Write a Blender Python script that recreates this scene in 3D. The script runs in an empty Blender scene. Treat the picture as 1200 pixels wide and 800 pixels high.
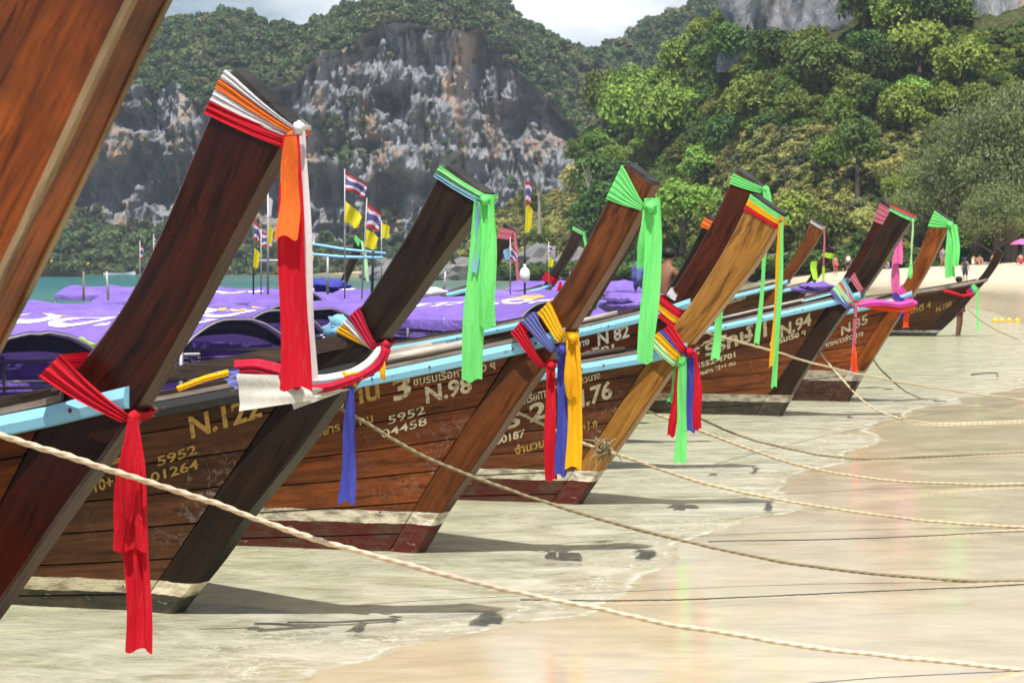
import bpy, bmesh, math, random
import numpy as np
from mathutils import Vector, noise as mnoise

R = math.radians
rnd = random.Random(7)
nr = np.random.RandomState(11)
SC = bpy.context.scene
COL = SC.collection

# ------------------------------------------------------------------ camera
EYE = 1.8            # eye height over the water, metres
FPX = 2239.0         # focal length in pixels of a 1200 px wide picture
cam_d = bpy.data.cameras.new('camera')
cam = bpy.data.objects.new('camera', cam_d)
COL.objects.link(cam)
cam.location = (0, 0, EYE)
cam.rotation_euler = (R(90), 0, 0)
cam_d.sensor_width = 36
cam_d.lens = 36 * FPX / 1200
cam_d.shift_y = -85 / 1200
cam_d.clip_start = .1
cam_d.clip_end = 6000
cam_d.dof.use_dof = True
cam_d.dof.focus_distance = 10.5
cam_d.dof.aperture_fstop = 9
SC.camera = cam

# ------------------------------------------------------------------ sky and sun
SUN_EL, SUN_AZ = 67, 182      # azimuth the light comes from, degrees from +Y clockwise (behind the camera)
w = bpy.data.worlds.new('World')
SC.world = w
w.use_nodes = True
nt = w.node_tree
nt.nodes.clear()
wo = nt.nodes.new('ShaderNodeOutputWorld')
bg = nt.nodes.new('ShaderNodeBackground')
sky = nt.nodes.new('ShaderNodeTexSky')
sky.sky_type = 'NISHITA'
sky.sun_disc = False
sky.sun_elevation = R(SUN_EL)
sky.sun_rotation = R(SUN_AZ)
sky.air_density = 1.0
sky.dust_density = .9
sky.ozone_density = 1.2
tc = nt.nodes.new('ShaderNodeTexCoord')
mp = nt.nodes.new('ShaderNodeMapping')
mp.inputs['Scale'].default_value = (1.6, 1.6, 4.5)
cn = nt.nodes.new('ShaderNodeTexNoise')
cn.inputs['Scale'].default_value = 2.2
cn.inputs['Detail'].default_value = 8
cn.inputs['Roughness'].default_value = .62
cr = nt.nodes.new('ShaderNodeValToRGB')
cr.color_ramp.elements[0].position = .42
cr.color_ramp.elements[0].color = (0, 0, 0, 1)
cr.color_ramp.elements[1].position = .64
cr.color_ramp.elements[1].color = (.9, .9, .9, 1)
cm = nt.nodes.new('ShaderNodeMix')
cm.data_type = 'RGBA'
cm.inputs[7].default_value = (15.0, 15.6, 16.4, 1)
L = nt.links.new
L(tc.outputs['Generated'], mp.inputs['Vector'])
L(mp.outputs[0], cn.inputs['Vector'])
L(cn.outputs['Fac'], cr.inputs[0])
L(cr.outputs[0], cm.inputs[0])
L(sky.outputs[0], cm.inputs[6])
L(cm.outputs[2], bg.inputs['Color'])
bg.inputs['Strength'].default_value = .052
L(bg.outputs[0], wo.inputs['Surface'])

sun_d = bpy.data.lights.new('sun', 'SUN')
sun_d.energy = 5
sun_d.angle = R(.53)
sun_d.color = (1, .955, .88)
sun = bpy.data.objects.new('sun', sun_d)
COL.objects.link(sun)
az = R(SUN_AZ)
sdir = Vector((math.sin(az) * math.cos(R(SUN_EL)), math.cos(az) * math.cos(R(SUN_EL)), math.sin(R(SUN_EL))))
sun.rotation_euler = (-sdir).to_track_quat('-Z', 'Y').to_euler()
sun.location = (0, -20, 60)

SC.view_settings.view_transform = 'Standard'
SC.view_settings.look = 'None'
SC.view_settings.exposure = .68
SC.view_settings.gamma = 1
SC.render.engine = 'CYCLES'
SC.cycles.max_bounces = 8
SC.cycles.transparent_max_bounces = 12
SC.cycles.volume_bounces = 0

# ------------------------------------------------------------------ helpers
def tag(o, label=None, cat=None, group=None, kind=None):
    if label: o['label'] = label
    if cat: o['category'] = cat
    if group: o['group'] = group
    if kind: o['kind'] = kind
    return o

def empty(name, loc=(0, 0, 0), rz=0):
    o = bpy.data.objects.new(name, None)
    o.location = loc
    o.rotation_euler = (0, 0, rz)
    o.empty_display_size = .2
    COL.objects.link(o)
    return o

class MB:
    """collects vertices, faces and uvs for one mesh object"""
    def __init__(s):
        s.v, s.f, s.uv, s.mi = [], [], [], []
    def add(s, vs, fs, uvs=None, mi=0):
        b = len(s.v)
        s.v += [tuple(p) for p in vs]
        s.uv += list(uvs) if uvs is not None else [(p[0], p[2]) for p in s.v[b:]]
        for f in fs:
            s.f.append([b + i for i in f])
            s.mi.append(mi)
        return b
    def grid(s, P, nu, nv, uvs=None, mi=0, closeu=False, flip=False):
        fs = []
        for i in range(nu - (0 if closeu else 1)):
            for j in range(nv - 1):
                a, b = i * nv + j, ((i + 1) % nu) * nv + j
                q = [a, b, b + 1, a + 1]
                fs.append(q[::-1] if flip else q)
        return s.add(P, fs, uvs, mi)
    def box(s, c, e, rot=None, mi=0):
        """box at c with half sizes e"""
        vs = [Vector((x * e[0], y * e[1], z * e[2])) for x in (-1, 1) for y in (-1, 1) for z in (-1, 1)]
        if rot is not None: vs = [rot @ q for q in vs]
        c = Vector(c)
        return s.add([q + c for q in vs], [(0, 1, 3, 2), (4, 6, 7, 5), (0, 4, 5, 1), (2, 3, 7, 6), (0, 2, 6, 4), (1, 5, 7, 3)], None, mi)
    def tube(s, path, rad, n=8, mi=0, cap=True, prof=None):
        """tube along path; rad number, list, or a profile function prof(i, a)->radius"""
        path = [Vector(p) for p in path]
        m = len(path)
        P, uv = [], []
        up = Vector((0, 0, 1))
        acc = 0
        for i, p in enumerate(path):
            t = (path[min(i + 1, m - 1)] - path[max(i - 1, 0)]).normalized()
            if i: acc += (p - path[i - 1]).length
            side = t.cross(up)
            if side.length < .05: side = t.cross(Vector((1, 0, 0)))
            side.normalize()
            nn = side.cross(t)
            r = rad[i] if isinstance(rad, (list, tuple)) else rad
            for k in range(n):
                a = 2 * math.pi * k / n
                rr = prof(i, a, acc) if prof else r
                P.append(p + side * (math.cos(a) * rr) + nn * (math.sin(a) * rr))
                uv.append((acc, k / n * .3))
        b = len(s.v)
        fs = []
        for i in range(m - 1):
            for k in range(n):
                k2 = (k + 1) % n
                fs.append((i * n + k, i * n + k2, (i + 1) * n + k2, (i + 1) * n + k))
        if cap:
            fs.append(tuple(range(n))[::-1])
            fs.append(tuple((m - 1) * n + k for k in range(n)))
        s.add(P, fs, uv, mi)
    def blob(s, c, e, n=8, m=6, jit=0, mi=0, rg=None):
        P = []
        c = Vector(c)
        for i in range(n):
            for j in range(m):
                a = 2 * math.pi * i / n
                b = math.pi * (j + .02) / (m - 1 + .04) - math.pi / 2
                k = 1 + (rg.uniform(-jit, jit) if rg else 0)
                P.append(c + Vector((math.cos(a) * math.cos(b) * e[0] * k, math.sin(a) * math.cos(b) * e[1] * k, math.sin(b) * e[2] * k)))
        s.grid(P, n, m, None, mi, True)
    def build(s, name, mat, parent=None, smooth=False):
        me = bpy.data.meshes.new(name)
        me.from_pydata(s.v, [], s.f)
        uvl = me.uv_layers.new(name='UVMap')
        li = np.empty(len(me.loops), dtype=np.int32)
        me.loops.foreach_get('vertex_index', li)
        uvl.data.foreach_set('uv', np.array(s.uv, dtype=np.float32)[li].ravel())
        for m in (mat if isinstance(mat, (list, tuple)) else [mat]):
            me.materials.append(m)
        if any(s.mi): me.polygons.foreach_set('material_index', np.array(s.mi, dtype=np.int32))
        if smooth: me.polygons.foreach_set('use_smooth', np.ones(len(me.polygons), dtype=bool))
        me.update()
        o = bpy.data.objects.new(name, me)
        COL.objects.link(o)
        o.parent = parent
        return o

def at(px, py, Y):
    """the point at depth Y seen at pixel px, py of the 1200 x 800 photograph"""
    return Vector(((px - 600) * Y / FPX, Y, EYE + (315 - py) * Y / FPX))

def ground(px, py, z=0):
    Y = FPX * (EYE - z) / (py - 315)
    return at(px, py, Y)

def resample(pts, n):
    p = np.array([tuple(q) for q in pts], float)
    d = np.r_[0, np.cumsum(np.linalg.norm(np.diff(p, axis=0), axis=1))]
    t = np.linspace(0, d[-1], n)
    return np.stack([np.interp(t, d, p[:, k]) for k in range(p.shape[1])], 1)

def smoothed(p, k=2):
    p = p.copy()
    for _ in range(k):
        p[1:-1] = .25 * p[:-2] + .5 * p[1:-1] + .25 * p[2:]
    return p

def hashn(ix, iy, seed):
    h = (ix * 374761393 + iy * 668265263 + seed * 1442695041) & 0xffffffff
    h = ((h ^ (h >> 13)) * 1274126177) & 0xffffffff
    return ((h ^ (h >> 16)) & 0xffff) / 65535.0

def vnoise(x, y, seed=0):
    x = np.asarray(x, float); y = np.asarray(y, float)
    ix = np.floor(x).astype(np.int64); iy = np.floor(y).astype(np.int64)
    fx = x - ix; fy = y - iy
    fx = fx * fx * (3 - 2 * fx); fy = fy * fy * (3 - 2 * fy)
    a = hashn(ix, iy, seed); b = hashn(ix + 1, iy, seed); c = hashn(ix, iy + 1, seed); d = hashn(ix + 1, iy + 1, seed)
    return (a * (1 - fx) + b * fx) * (1 - fy) + (c * (1 - fx) + d * fx) * fy

def fbm(x, y, o=4, seed=0, g=.5):
    s, a, n = 0, 1, 0
    for i in range(o):
        s = s + a * vnoise(x * 2 ** i, y * 2 ** i, seed + i * 17); n += a; a *= g
    return s / n

# ------------------------------------------------------------------ materials
class NT:
    def __init__(s, name):
        s.m = bpy.data.materials.new(name)
        s.m.use_nodes = True
        s.t = s.m.node_tree
        s.t.nodes.clear()
        s.out = s.t.nodes.new('ShaderNodeOutputMaterial')
    def n(s, kind, **kw):
        nd = s.t.nodes.new('ShaderNode' + kind)
        for k, v in kw.items():
            if k in nd.inputs.keys() if isinstance(k, str) else False: pass
            setattr(nd, k, v)
        return nd
    def set(s, nd, **kw):
        for k, v in kw.items(): s.sock(nd, k, v)
        return nd
    def sock(s, nd, key, v):
        i = nd.inputs[key]
        if isinstance(v, bpy.types.NodeSocket): s.t.links.new(v, i)
        elif isinstance(v, (tuple, list)) and i.type == 'RGBA' and len(v) == 3: i.default_value = (*v, 1)
        else: i.default_value = v
    def coord(s, which='Object', scale=(1, 1, 1), rot=(0, 0, 0), loc=None):
        t = s.n('TexCoord'); m = s.n('Mapping')
        m.inputs['Scale'].default_value = scale
        m.inputs['Rotation'].default_value = rot
        if loc is not None: s.sock(m, 'Location', loc)
        s.t.links.new(t.outputs[which], m.inputs['Vector'])
        return m.outputs[0]
    def noise(s, vec, scale=5, detail=4, rough=.5, dist=0):
        n = s.n('TexNoise')
        if vec is not None: s.t.links.new(vec, n.inputs['Vector'])
        n.inputs['Scale'].default_value = scale
        n.inputs['Detail'].default_value = detail
        n.inputs['Roughness'].default_value = rough
        n.inputs['Distortion'].default_value = dist
        return n.outputs['Fac']
    def ramp(s, fac, stops, interp='LINEAR'):
        n = s.n('ValToRGB')
        n.color_ramp.interpolation = interp
        el = n.color_ramp.elements
        while len(el) < len(stops): el.new(.5)
        for e, (p, c) in zip(el, stops):
            e.position = p
            e.color = (c, c, c, 1) if isinstance(c, (int, float)) else (*c, 1)
        s.t.links.new(fac, n.inputs[0])
        return n.outputs[0]
    def mix(s, fac, a, b, mode='MIX'):
        n = s.n('Mix', data_type='RGBA', blend_type=mode)
        s.sock(n, 0, fac); s.sock(n, 6, a); s.sock(n, 7, b)
        return n.outputs[2]
    def math(s, op, a, b=0, clamp=False):
        n = s.n('Math', operation=op, use_clamp=clamp)
        s.sock(n, 0, a); s.sock(n, 1, b)
        return n.outputs[0]
    def sep(s, vec):
        n = s.n('SeparateXYZ'); s.t.links.new(vec, n.inputs[0]); return n.outputs
    def bump(s, h, strength=.3, dist=.01, normal=None):
        n = s.n('Bump')
        n.inputs['Strength'].default_value = strength
        n.inputs['Distance'].default_value = dist
        s.t.links.new(h, n.inputs['Height'])
        if normal is not None: s.t.links.new(normal, n.inputs['Normal'])
        return n.outputs[0]
    def rand(s):
        return s.n('ObjectInfo').outputs['Random']
    def pbr(s, color, rough=.5, normal=None, spec=.5, **kw):
        p = s.n('BsdfPrincipled')
        s.sock(p, 'Base Color', color); s.sock(p, 'Roughness', rough); s.sock(p, 'Specular IOR Level', spec)
        if normal is not None: s.sock(p, 'Normal', normal)
        for k, v in kw.items(): s.sock(p, k.replace('_', ' '), v)
        s.t.links.new(p.outputs[0], s.out.inputs[0])
        return p

def m_wood(name, light, dark, rough=.45, bands=None, scuff=0.0, grain=1.0, var=.3, old=.35):
    """varnished or worn boat timber; uv.x runs along the grain. bands = [(z top, colour)...] painted from the keel up"""
    t = NT(name)
    u = t.coord('UV', (.75, 8, 1))
    tx = t.n('TexCoord')
    rv = t.n('CombineXYZ'); t.sock(rv, 0, t.math('MULTIPLY', t.rand(), 37.0)); t.sock(rv, 1, t.math('MULTIPLY', t.rand(), 11.0))
    va = t.n('VectorMath', operation='ADD'); t.sock(va, 0, u); t.sock(va, 1, rv.outputs[0])
    g1 = t.noise(va.outputs[0], 2.2 * grain, 7, .62, .6)
    g2 = t.noise(va.outputs[0], 9 * grain, 5, .6, .3)
    ob = tx.outputs['Object']
    big = t.noise(ob, 2.3, 5, .6)
    c = t.ramp(g1, [(.30, dark), (.5, [a * .62 + b * .38 for a, b in zip(light, dark)]), (.68, light)])
    c = t.mix(t.math('MULTIPLY', t.ramp(g2, [(.38, 1), (.50, 0)]), .30), c, [x * .5 for x in dark])
    c = t.mix(t.ramp(big, [(.40, 0), (.66, min(1, old * 1.7))]), c, [x * .5 + .004 for x in dark])
    kn = t.noise(t.coord('UV', (.5, 3.2, 1)), 5.5, 4, .6, .8)
    c = t.mix(t.ramp(kn, [(.54, 0), (.68, .8)]), c, [x * .35 for x in dark])
    hs = t.n('HueSaturation')
    t.sock(hs, 'Value', t.math('ADD', 1 - var / 2, t.math('MULTIPLY', t.rand(), var)))
    t.sock(hs, 'Color', c)
    c = hs.outputs[0]
    if scuff:
        s1 = t.noise(t.coord('Object', (1.2, 1.2, 2.0), (0, .35, 0)), 3.2, 9, .72, 1.1)
        s2 = t.noise(ob, 1.15, 2, .5)
        s3 = t.noise(t.coord('Object', (1, 1, 1), (0, .9, 0)), 17, 6, .75, 1.6)
        vo = t.n('TexVoronoi', feature='DISTANCE_TO_EDGE')
        wv = t.n('VectorMath', operation='ADD')
        nz = t.n('TexNoise'); t.sock(nz, 'Vector', ob); t.sock(nz, 'Scale', 4.0); t.sock(nz, 'Detail', 5.0)
        t.sock(wv, 0, t.coord('Object', (1.3, 1.3, 1.0))); t.t.links.new(nz.outputs['Color'], wv.inputs[1])
        t.sock(vo, 'Vector', wv.outputs[0]); t.sock(vo, 'Scale', 4.5)
        cr_ = t.math('MULTIPLY', t.ramp(vo.outputs['Distance'], [(.0, 1), (.05, 0)]), t.ramp(s3, [(.42, 0), (.55, 1)]))
        m_ = t.math('MULTIPLY', t.math('MAXIMUM', cr_, t.math('MULTIPLY', t.ramp(s1, [(.52, 0), (.62, 1)]), t.ramp(s3, [(.44, 0), (.64, .8)]))), t.ramp(s2, [(.42, 0), (.55, 1)]))
        m_ = t.math('MULTIPLY', m_, t.ramp(t.sep(ob)[2], [(.15, 0), (.3, 1), (.75, .9), (.95, 0)]))
        c = t.mix(t.math('MULTIPLY', m_, scuff), c, (.42, .38, .36))
    rg = t.math('ADD', rough - .14, t.math('MULTIPLY', big, .22))
    if bands:
        z = t.sep(ob)[2]
        zz = t.math('ADD', z, t.math('MULTIPLY', t.math('SUBTRACT', t.noise(ob, 7, 4, .6), .5), .03))
        chip = t.noise(t.coord('Object', (1, 1, 3)), 8, 6, .65)
        for top, col in bands[::-1]:
            fac = t.math('LESS_THAN', zz, top)
            dirty = t.mix(t.ramp(chip, [(.44, 0), (.64, .75)]), col, (.09, .065, .04))
            worn = t.math('MULTIPLY', fac, t.ramp(chip, [(.30, .25), (.38, 1)]))
            c = t.mix(worn, c, dirty)
    b = t.bump(g2, .3, .006, t.bump(g1, .25, .008))
    t.pbr(c, rg, b, .22)
    return t.m

def m_paint(name, col, rough=.4, chip=.25, under=(.12, .07, .04), scale=14):
    t = NT(name)
    ob = t.coord('Object')
    n = t.noise(ob, scale, 6, .65)
    n2 = t.noise(ob, 2.5, 3, .5)
    c = t.mix(t.ramp(n, [(.60 - chip * .25, 0), (.66 - chip * .2, 1)]), col, under) if chip else col
    c = t.mix(t.math('MULTIPLY', n2, .25), c, [x * .6 for x in col])
    t.pbr(c, t.math('ADD', rough, t.math('MULTIPLY', n2, .2)), t.bump(n, .15, .004), .45)
    return t.m

def m_letter(name, col, wear=.5):
    t = NT(name)
    ob = t.coord('Object')
    n = t.noise(t.coord('Object', (1, 1, 2.2)), 22, 7, .7)
    c = t.mix(t.ramp(n, [(.62 - wear * .14, 0), (.72 - wear * .12, 1)]), col, (.10, .055, .025))
    c = t.mix(t.math('MULTIPLY', t.noise(ob, 4, 3), .45), c, [x * .55 for x in col])
    t.pbr(c, .55, None, .3)
    return t.m

def m_cloth(name, col, trans=.3):
    t = NT(name)
    ob = t.coord('Object')
    n = t.noise(ob, 6, 4, .6)
    n3_ = t.noise(t.coord('UV', (9, 1.2, 1)), 4, 5, .65, .8)
    c = t.mix(t.math('MULTIPLY', n, .4), col, [x * .66 for x in col])
    c = t.mix(t.ramp(n3_, [(.52, 0), (.72, .3)]), c, [min(1, x * .8 + .10) for x in col])
    weave = t.noise(t.coord('UV', (60, 60, 1)), 9, 3, .6)
    bmp = t.bump(t.noise(t.coord('UV', (16, 1.8, 1)), 3, 5, .6, .6), .7, .014, t.bump(weave, .12, .002))
    p = t.pbr(c, .78, bmp, .25)
    tr = t.n('BsdfTranslucent'); t.sock(tr, 'Color', c); t.sock(tr, 'Normal', bmp)
    mx = t.n('MixShader'); t.sock(mx, 0, trans)
    t.t.links.new(p.outputs[0], mx.inputs[1]); t.t.links.new(tr.outputs[0], mx.inputs[2])
    t.t.links.new(mx.outputs[0], t.out.inputs[0])
    return t.m

def m_canvas(name, col):
    """sun-faded, stained tarpaulin"""
    t = NT(name)
    ob = t.coord('Object')
    fade = t.noise(ob, 1.1, 5, .6, .6)
    dirt = t.noise(t.coord('Object', (.6, 3, 1)), 3.2, 7, .68, .8)
    crease = t.noise(t.coord('Object', (1.5, 1, 1), (0, 0, .4)), 4.5, 5, .6, 1.6)
    c = t.mix(t.ramp(fade, [(.38, 0), (.66, .6)]), col, [min(1, x * 1.35 + .05) for x in col])
    c = t.mix(t.ramp(dirt, [(.50, 0), (.68, .5)]), c, [x * .45 + .02 for x in col])
    b = t.bump(crease, .8, .05, t.bump(dirt, .25, .01))
    p = t.pbr(c, .62, b, .3)
    tr = t.n('BsdfTranslucent'); t.sock(tr, 'Color', c)
    mx = t.n('MixShader'); t.sock(mx, 0, .15)
    t.t.links.new(p.outputs[0], mx.inputs[1]); t.t.links.new(tr.outputs[0], mx.inputs[2]); t.t.links.new(mx.outputs[0], t.out.inputs[0])
    return t.m

def m_plain(name, col, rough=.6, spec=.4, metal=0, nscale=12, amt=.4):
    t = NT(name)
    ob = t.coord('Object')
    n = t.noise(ob, nscale, 5, .6)
    c = t.mix(t.math('MULTIPLY', t.ramp(n, [(.35, 0), (.75, 1)]), amt), col, [x * .5 for x in col])
    t.pbr(c, rough, t.bump(n, .2, .005), spec, Metallic=metal)
    return t.m

def m_rope(name, col):
    t = NT(name)
    n = t.noise(t.coord('UV', (1, 1, 1)), 60, 4, .6)
    n2 = t.noise(t.coord('Object'), 1.3, 4, .6)
    c = t.mix(t.ramp(n, [(.35, 0), (.65, .5)]), col, [x * .5 for x in col])
    c = t.mix(t.ramp(n2, [(.45, 0), (.7, .45)]), c, [x * .4 for x in col])
    t.pbr(c, .85, t.bump(n, .5, .003), .15)
    return t.m

def m_leaf(name, a, b, spec=.25, trans=.22):
    """leaf colour: varies from crown to crown and from leaf to leaf"""
    t = NT(name)
    at_ = t.n('Attribute', attribute_name='leaf')
    hs = t.n('HueSaturation')
    c = t.mix(at_.outputs['Fac'], a, b)
    r = t.rand()
    t.sock(hs, 'Hue', t.math('ADD', .472, t.math('MULTIPLY', t.math('FRACT', t.math('MULTIPLY', r, 7.3)), .04)))
    t.sock(hs, 'Value', t.math('ADD', .55, t.math('MULTIPLY', r, .95)))
    t.sock(hs, 'Color', c)
    c = hs.outputs[0]
    p = t.pbr(c, .55, None, spec)
    tr = t.n('BsdfTranslucent'); t.sock(tr, 'Color', c)
    mx = t.n('MixShader'); t.sock(mx, 0, trans)
    t.t.links.new(p.outputs[0], mx.inputs[1]); t.t.links.new(tr.outputs[0], mx.inputs[2])
    t.t.links.new(mx.outputs[0], t.out.inputs[0])
    return t.m
# ------------------------------------------------------------------ beach and sea
SHORE = np.array([(-160, -60), (-40, -24), (-12, -2), (-4.2, 4.6), (-2.0, 7.0), (-.93, 8.3), (.1, 9.9), (.55, 10.8), (1.1, 12.4), (1.85, 14.3), (2.5, 16.6),
                  (3.3, 19.2), (4.3, 22), (5.3, 24.6), (7.6, 28.6), (11, 38), (16, 60), (20, 80), (22.5, 100), (23, 118), (21.5, 128), (18, 135), (15.5, 142), (15.5, 160), (18.5, 190),
                  (24, 226), (23.5, 240), (21, 252), (16.5, 268), (12.5, 278), (7, 296), (-3.5, 306), (-10, 314), (-14, 360), (-30, 480), (-60, 568), (-110, 572), (-190, 572), (-420, 572), (-900, 620)], float)
LAND = np.vstack([SHORE, [(-900, 2600), (2600, 2600), (2600, -300), (-160, -300)]])

def shore_dist(X, Y):
    """signed distance to the water's edge, positive on land"""
    X = np.asarray(X, float).ravel(); Y = np.asarray(Y, float).ravel()
    best = np.full(X.shape, 1e9)
    for (ax, ay), (bx, by) in zip(SHORE[:-1], SHORE[1:]):
        dx, dy = bx - ax, by - ay
        t = np.clip(((X - ax) * dx + (Y - ay) * dy) / (dx * dx + dy * dy), 0, 1)
        best = np.minimum(best, np.hypot(X - ax - t * dx, Y - ay - t * dy))
    ins = np.zeros(X.shape, bool)
    n = len(LAND)
    for i in range(n):
        x1, y1 = LAND[i]; x2, y2 = LAND[(i + 1) % n]
        c = ((y1 > Y) != (y2 > Y))
        with np.errstate(divide='ignore', invalid='ignore'):
            c &= X < (x2 - x1) * (Y - y1) / (y2 - y1 + 1e-12) + x1
        ins ^= c
    d = np.where(ins, best, -best)
    near = np.clip(1 - (Y - 40) / 60, .15, 1)
    d += (fbm(X * .55, Y * .55, 4, 3) - .5) * .9 * near + (fbm(X * 2.6, Y * 2.6, 3, 9) - .5) * .22 * near
    return d

def sand_height(d, X, Y):
    X = np.asarray(X).ravel(); Y = np.asarray(Y).ravel()
    fs = np.clip((Y - 60) / 50, 0, 1)
    land = .011 * np.minimum(d, 5) + .055 * np.clip(d - 5, 0, 42) + fs * .085 * np.clip(d - 2, 0, 12) + .004 * np.clip(d - 47, 0, 400)
    sea = np.maximum(.055 * d, -.9) + np.maximum(.02 * (d + 16), -4) * (d < -16)
    z = np.where(d > 0, land, sea)
    rip = (fbm(X * 1.2, Y * 3.1, 3, 21) - .5) * .012 * np.clip(d / 2, 0, 1)
    return z + rip

def graded(lo, a, b, hi, step, g=1.13):
    mid = list(np.arange(a, b, step))
    r, s = [], step
    x = mid[-1]
    while x < hi:
        s *= g; x += s; r.append(x)
    l, s, x = [], step, a
    while x > lo:
        s *= g; x -= s; l.append(x)
    return np.array(l[::-1] + mid + r)

gx = graded(-1500, -9, 13, 1500, .16)
gy = graded(-60, 5, 36, 2400, .17, 1.09)
GX, GY = np.meshgrid(gx, gy, indexing='ij')
SD = shore_dist(GX, GY)
SZ = sand_height(SD, GX, GY)

def sheet(name, Z, mat, attr, keep=None):
    nu, nv = GX.shape
    V = np.stack([GX.ravel(), GY.ravel(), Z.ravel()], 1)
    i = np.arange(nu - 1)[:, None] * nv + np.arange(nv - 1)[None, :]
    Fq = np.stack([i, i + nv, i + nv + 1, i + 1], -1).reshape(-1, 4)
    if keep is not None: Fq = Fq[keep[Fq].any(1)]
    me = bpy.data.meshes.new(name)
    me.vertices.add(len(V)); me.vertices.foreach_set('co', V.ravel())
    me.loops.add(Fq.size); me.loops.foreach_set('vertex_index', Fq.ravel().astype(np.int32))
    me.polygons.add(len(Fq)); me.polygons.foreach_set('loop_start', np.arange(0, Fq.size, 4, dtype=np.int32))
    me.polygons.foreach_set('loop_total', np.full(len(Fq), 4, dtype=np.int32))
    me.polygons.foreach_set('use_smooth', np.ones(len(Fq), bool))
    me.update(calc_edges=True)
    for k, a in attr.items():
        q = me.attributes.new(k, 'FLOAT', 'POINT'); q.data.foreach_set('value', a.ravel().astype(np.float32))
    me.materials.append(mat)
    o = bpy.data.objects.new(name, me); COL.objects.link(o)
    return o

def mat_sand():
    t = NT('wet_sand')
    a = t.n('Attribute', attribute_name='shore').outputs['Fac']
    ob = t.coord('Object')
    wet = t.ramp(t.math('DIVIDE', t.math('ADD', a, t.math('MULTIPLY', t.noise(ob, .5, 4), 2.0)), 20), [(.30, 1), (.62, 0)])
    fine = t.noise(ob, 190, 3, .6)
    mid = t.noise(t.coord('Object', (1, 1.4, 1), (0, 0, .5)), 1.3, 7, .62, .7)
    strk = t.noise(t.coord('Object', (1.2, 3, 1), (0, 0, .45)), 1.6, 6, .65, .8)
    c_dry = t.mix(fine, (.45, .36, .255), (.52, .43, .32))
    c_wet = t.mix(t.ramp(mid, [(.3, 0), (.7, 1)]), (.455, .378, .245), (.525, .445, .305))
    c_wet = t.mix(t.ramp(strk, [(.42, 0), (.62, .5)]), c_wet, (.34, .285, .205))
    spk = t.noise(ob, 60, 2, .5)
    c_wet = t.mix(t.ramp(spk, [(.72, 0), (.76, .5)]), c_wet, (.2, .17, .13))
    c = t.mix(wet, c_dry, c_wet)
    film = t.ramp(mid, [(.30, .10), (.55, .17), (.75, .28)])
    rg = t.mix(wet, (.9, .9, .9), film)
    rip = t.noise(t.coord('Object', (1.0, 1.7, 1), (0, 0, .5)), 3.4, 5, .6, .6)
    bmp = t.bump(rip, .07, .02, t.bump(fine, .03, .004))
    p = t.pbr(c, rg, bmp, .32)
    t.sock(p, 'Coat Weight', t.math('MULTIPLY', wet, .28)); t.sock(p, 'Coat Roughness', .12)
    return t.m

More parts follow.
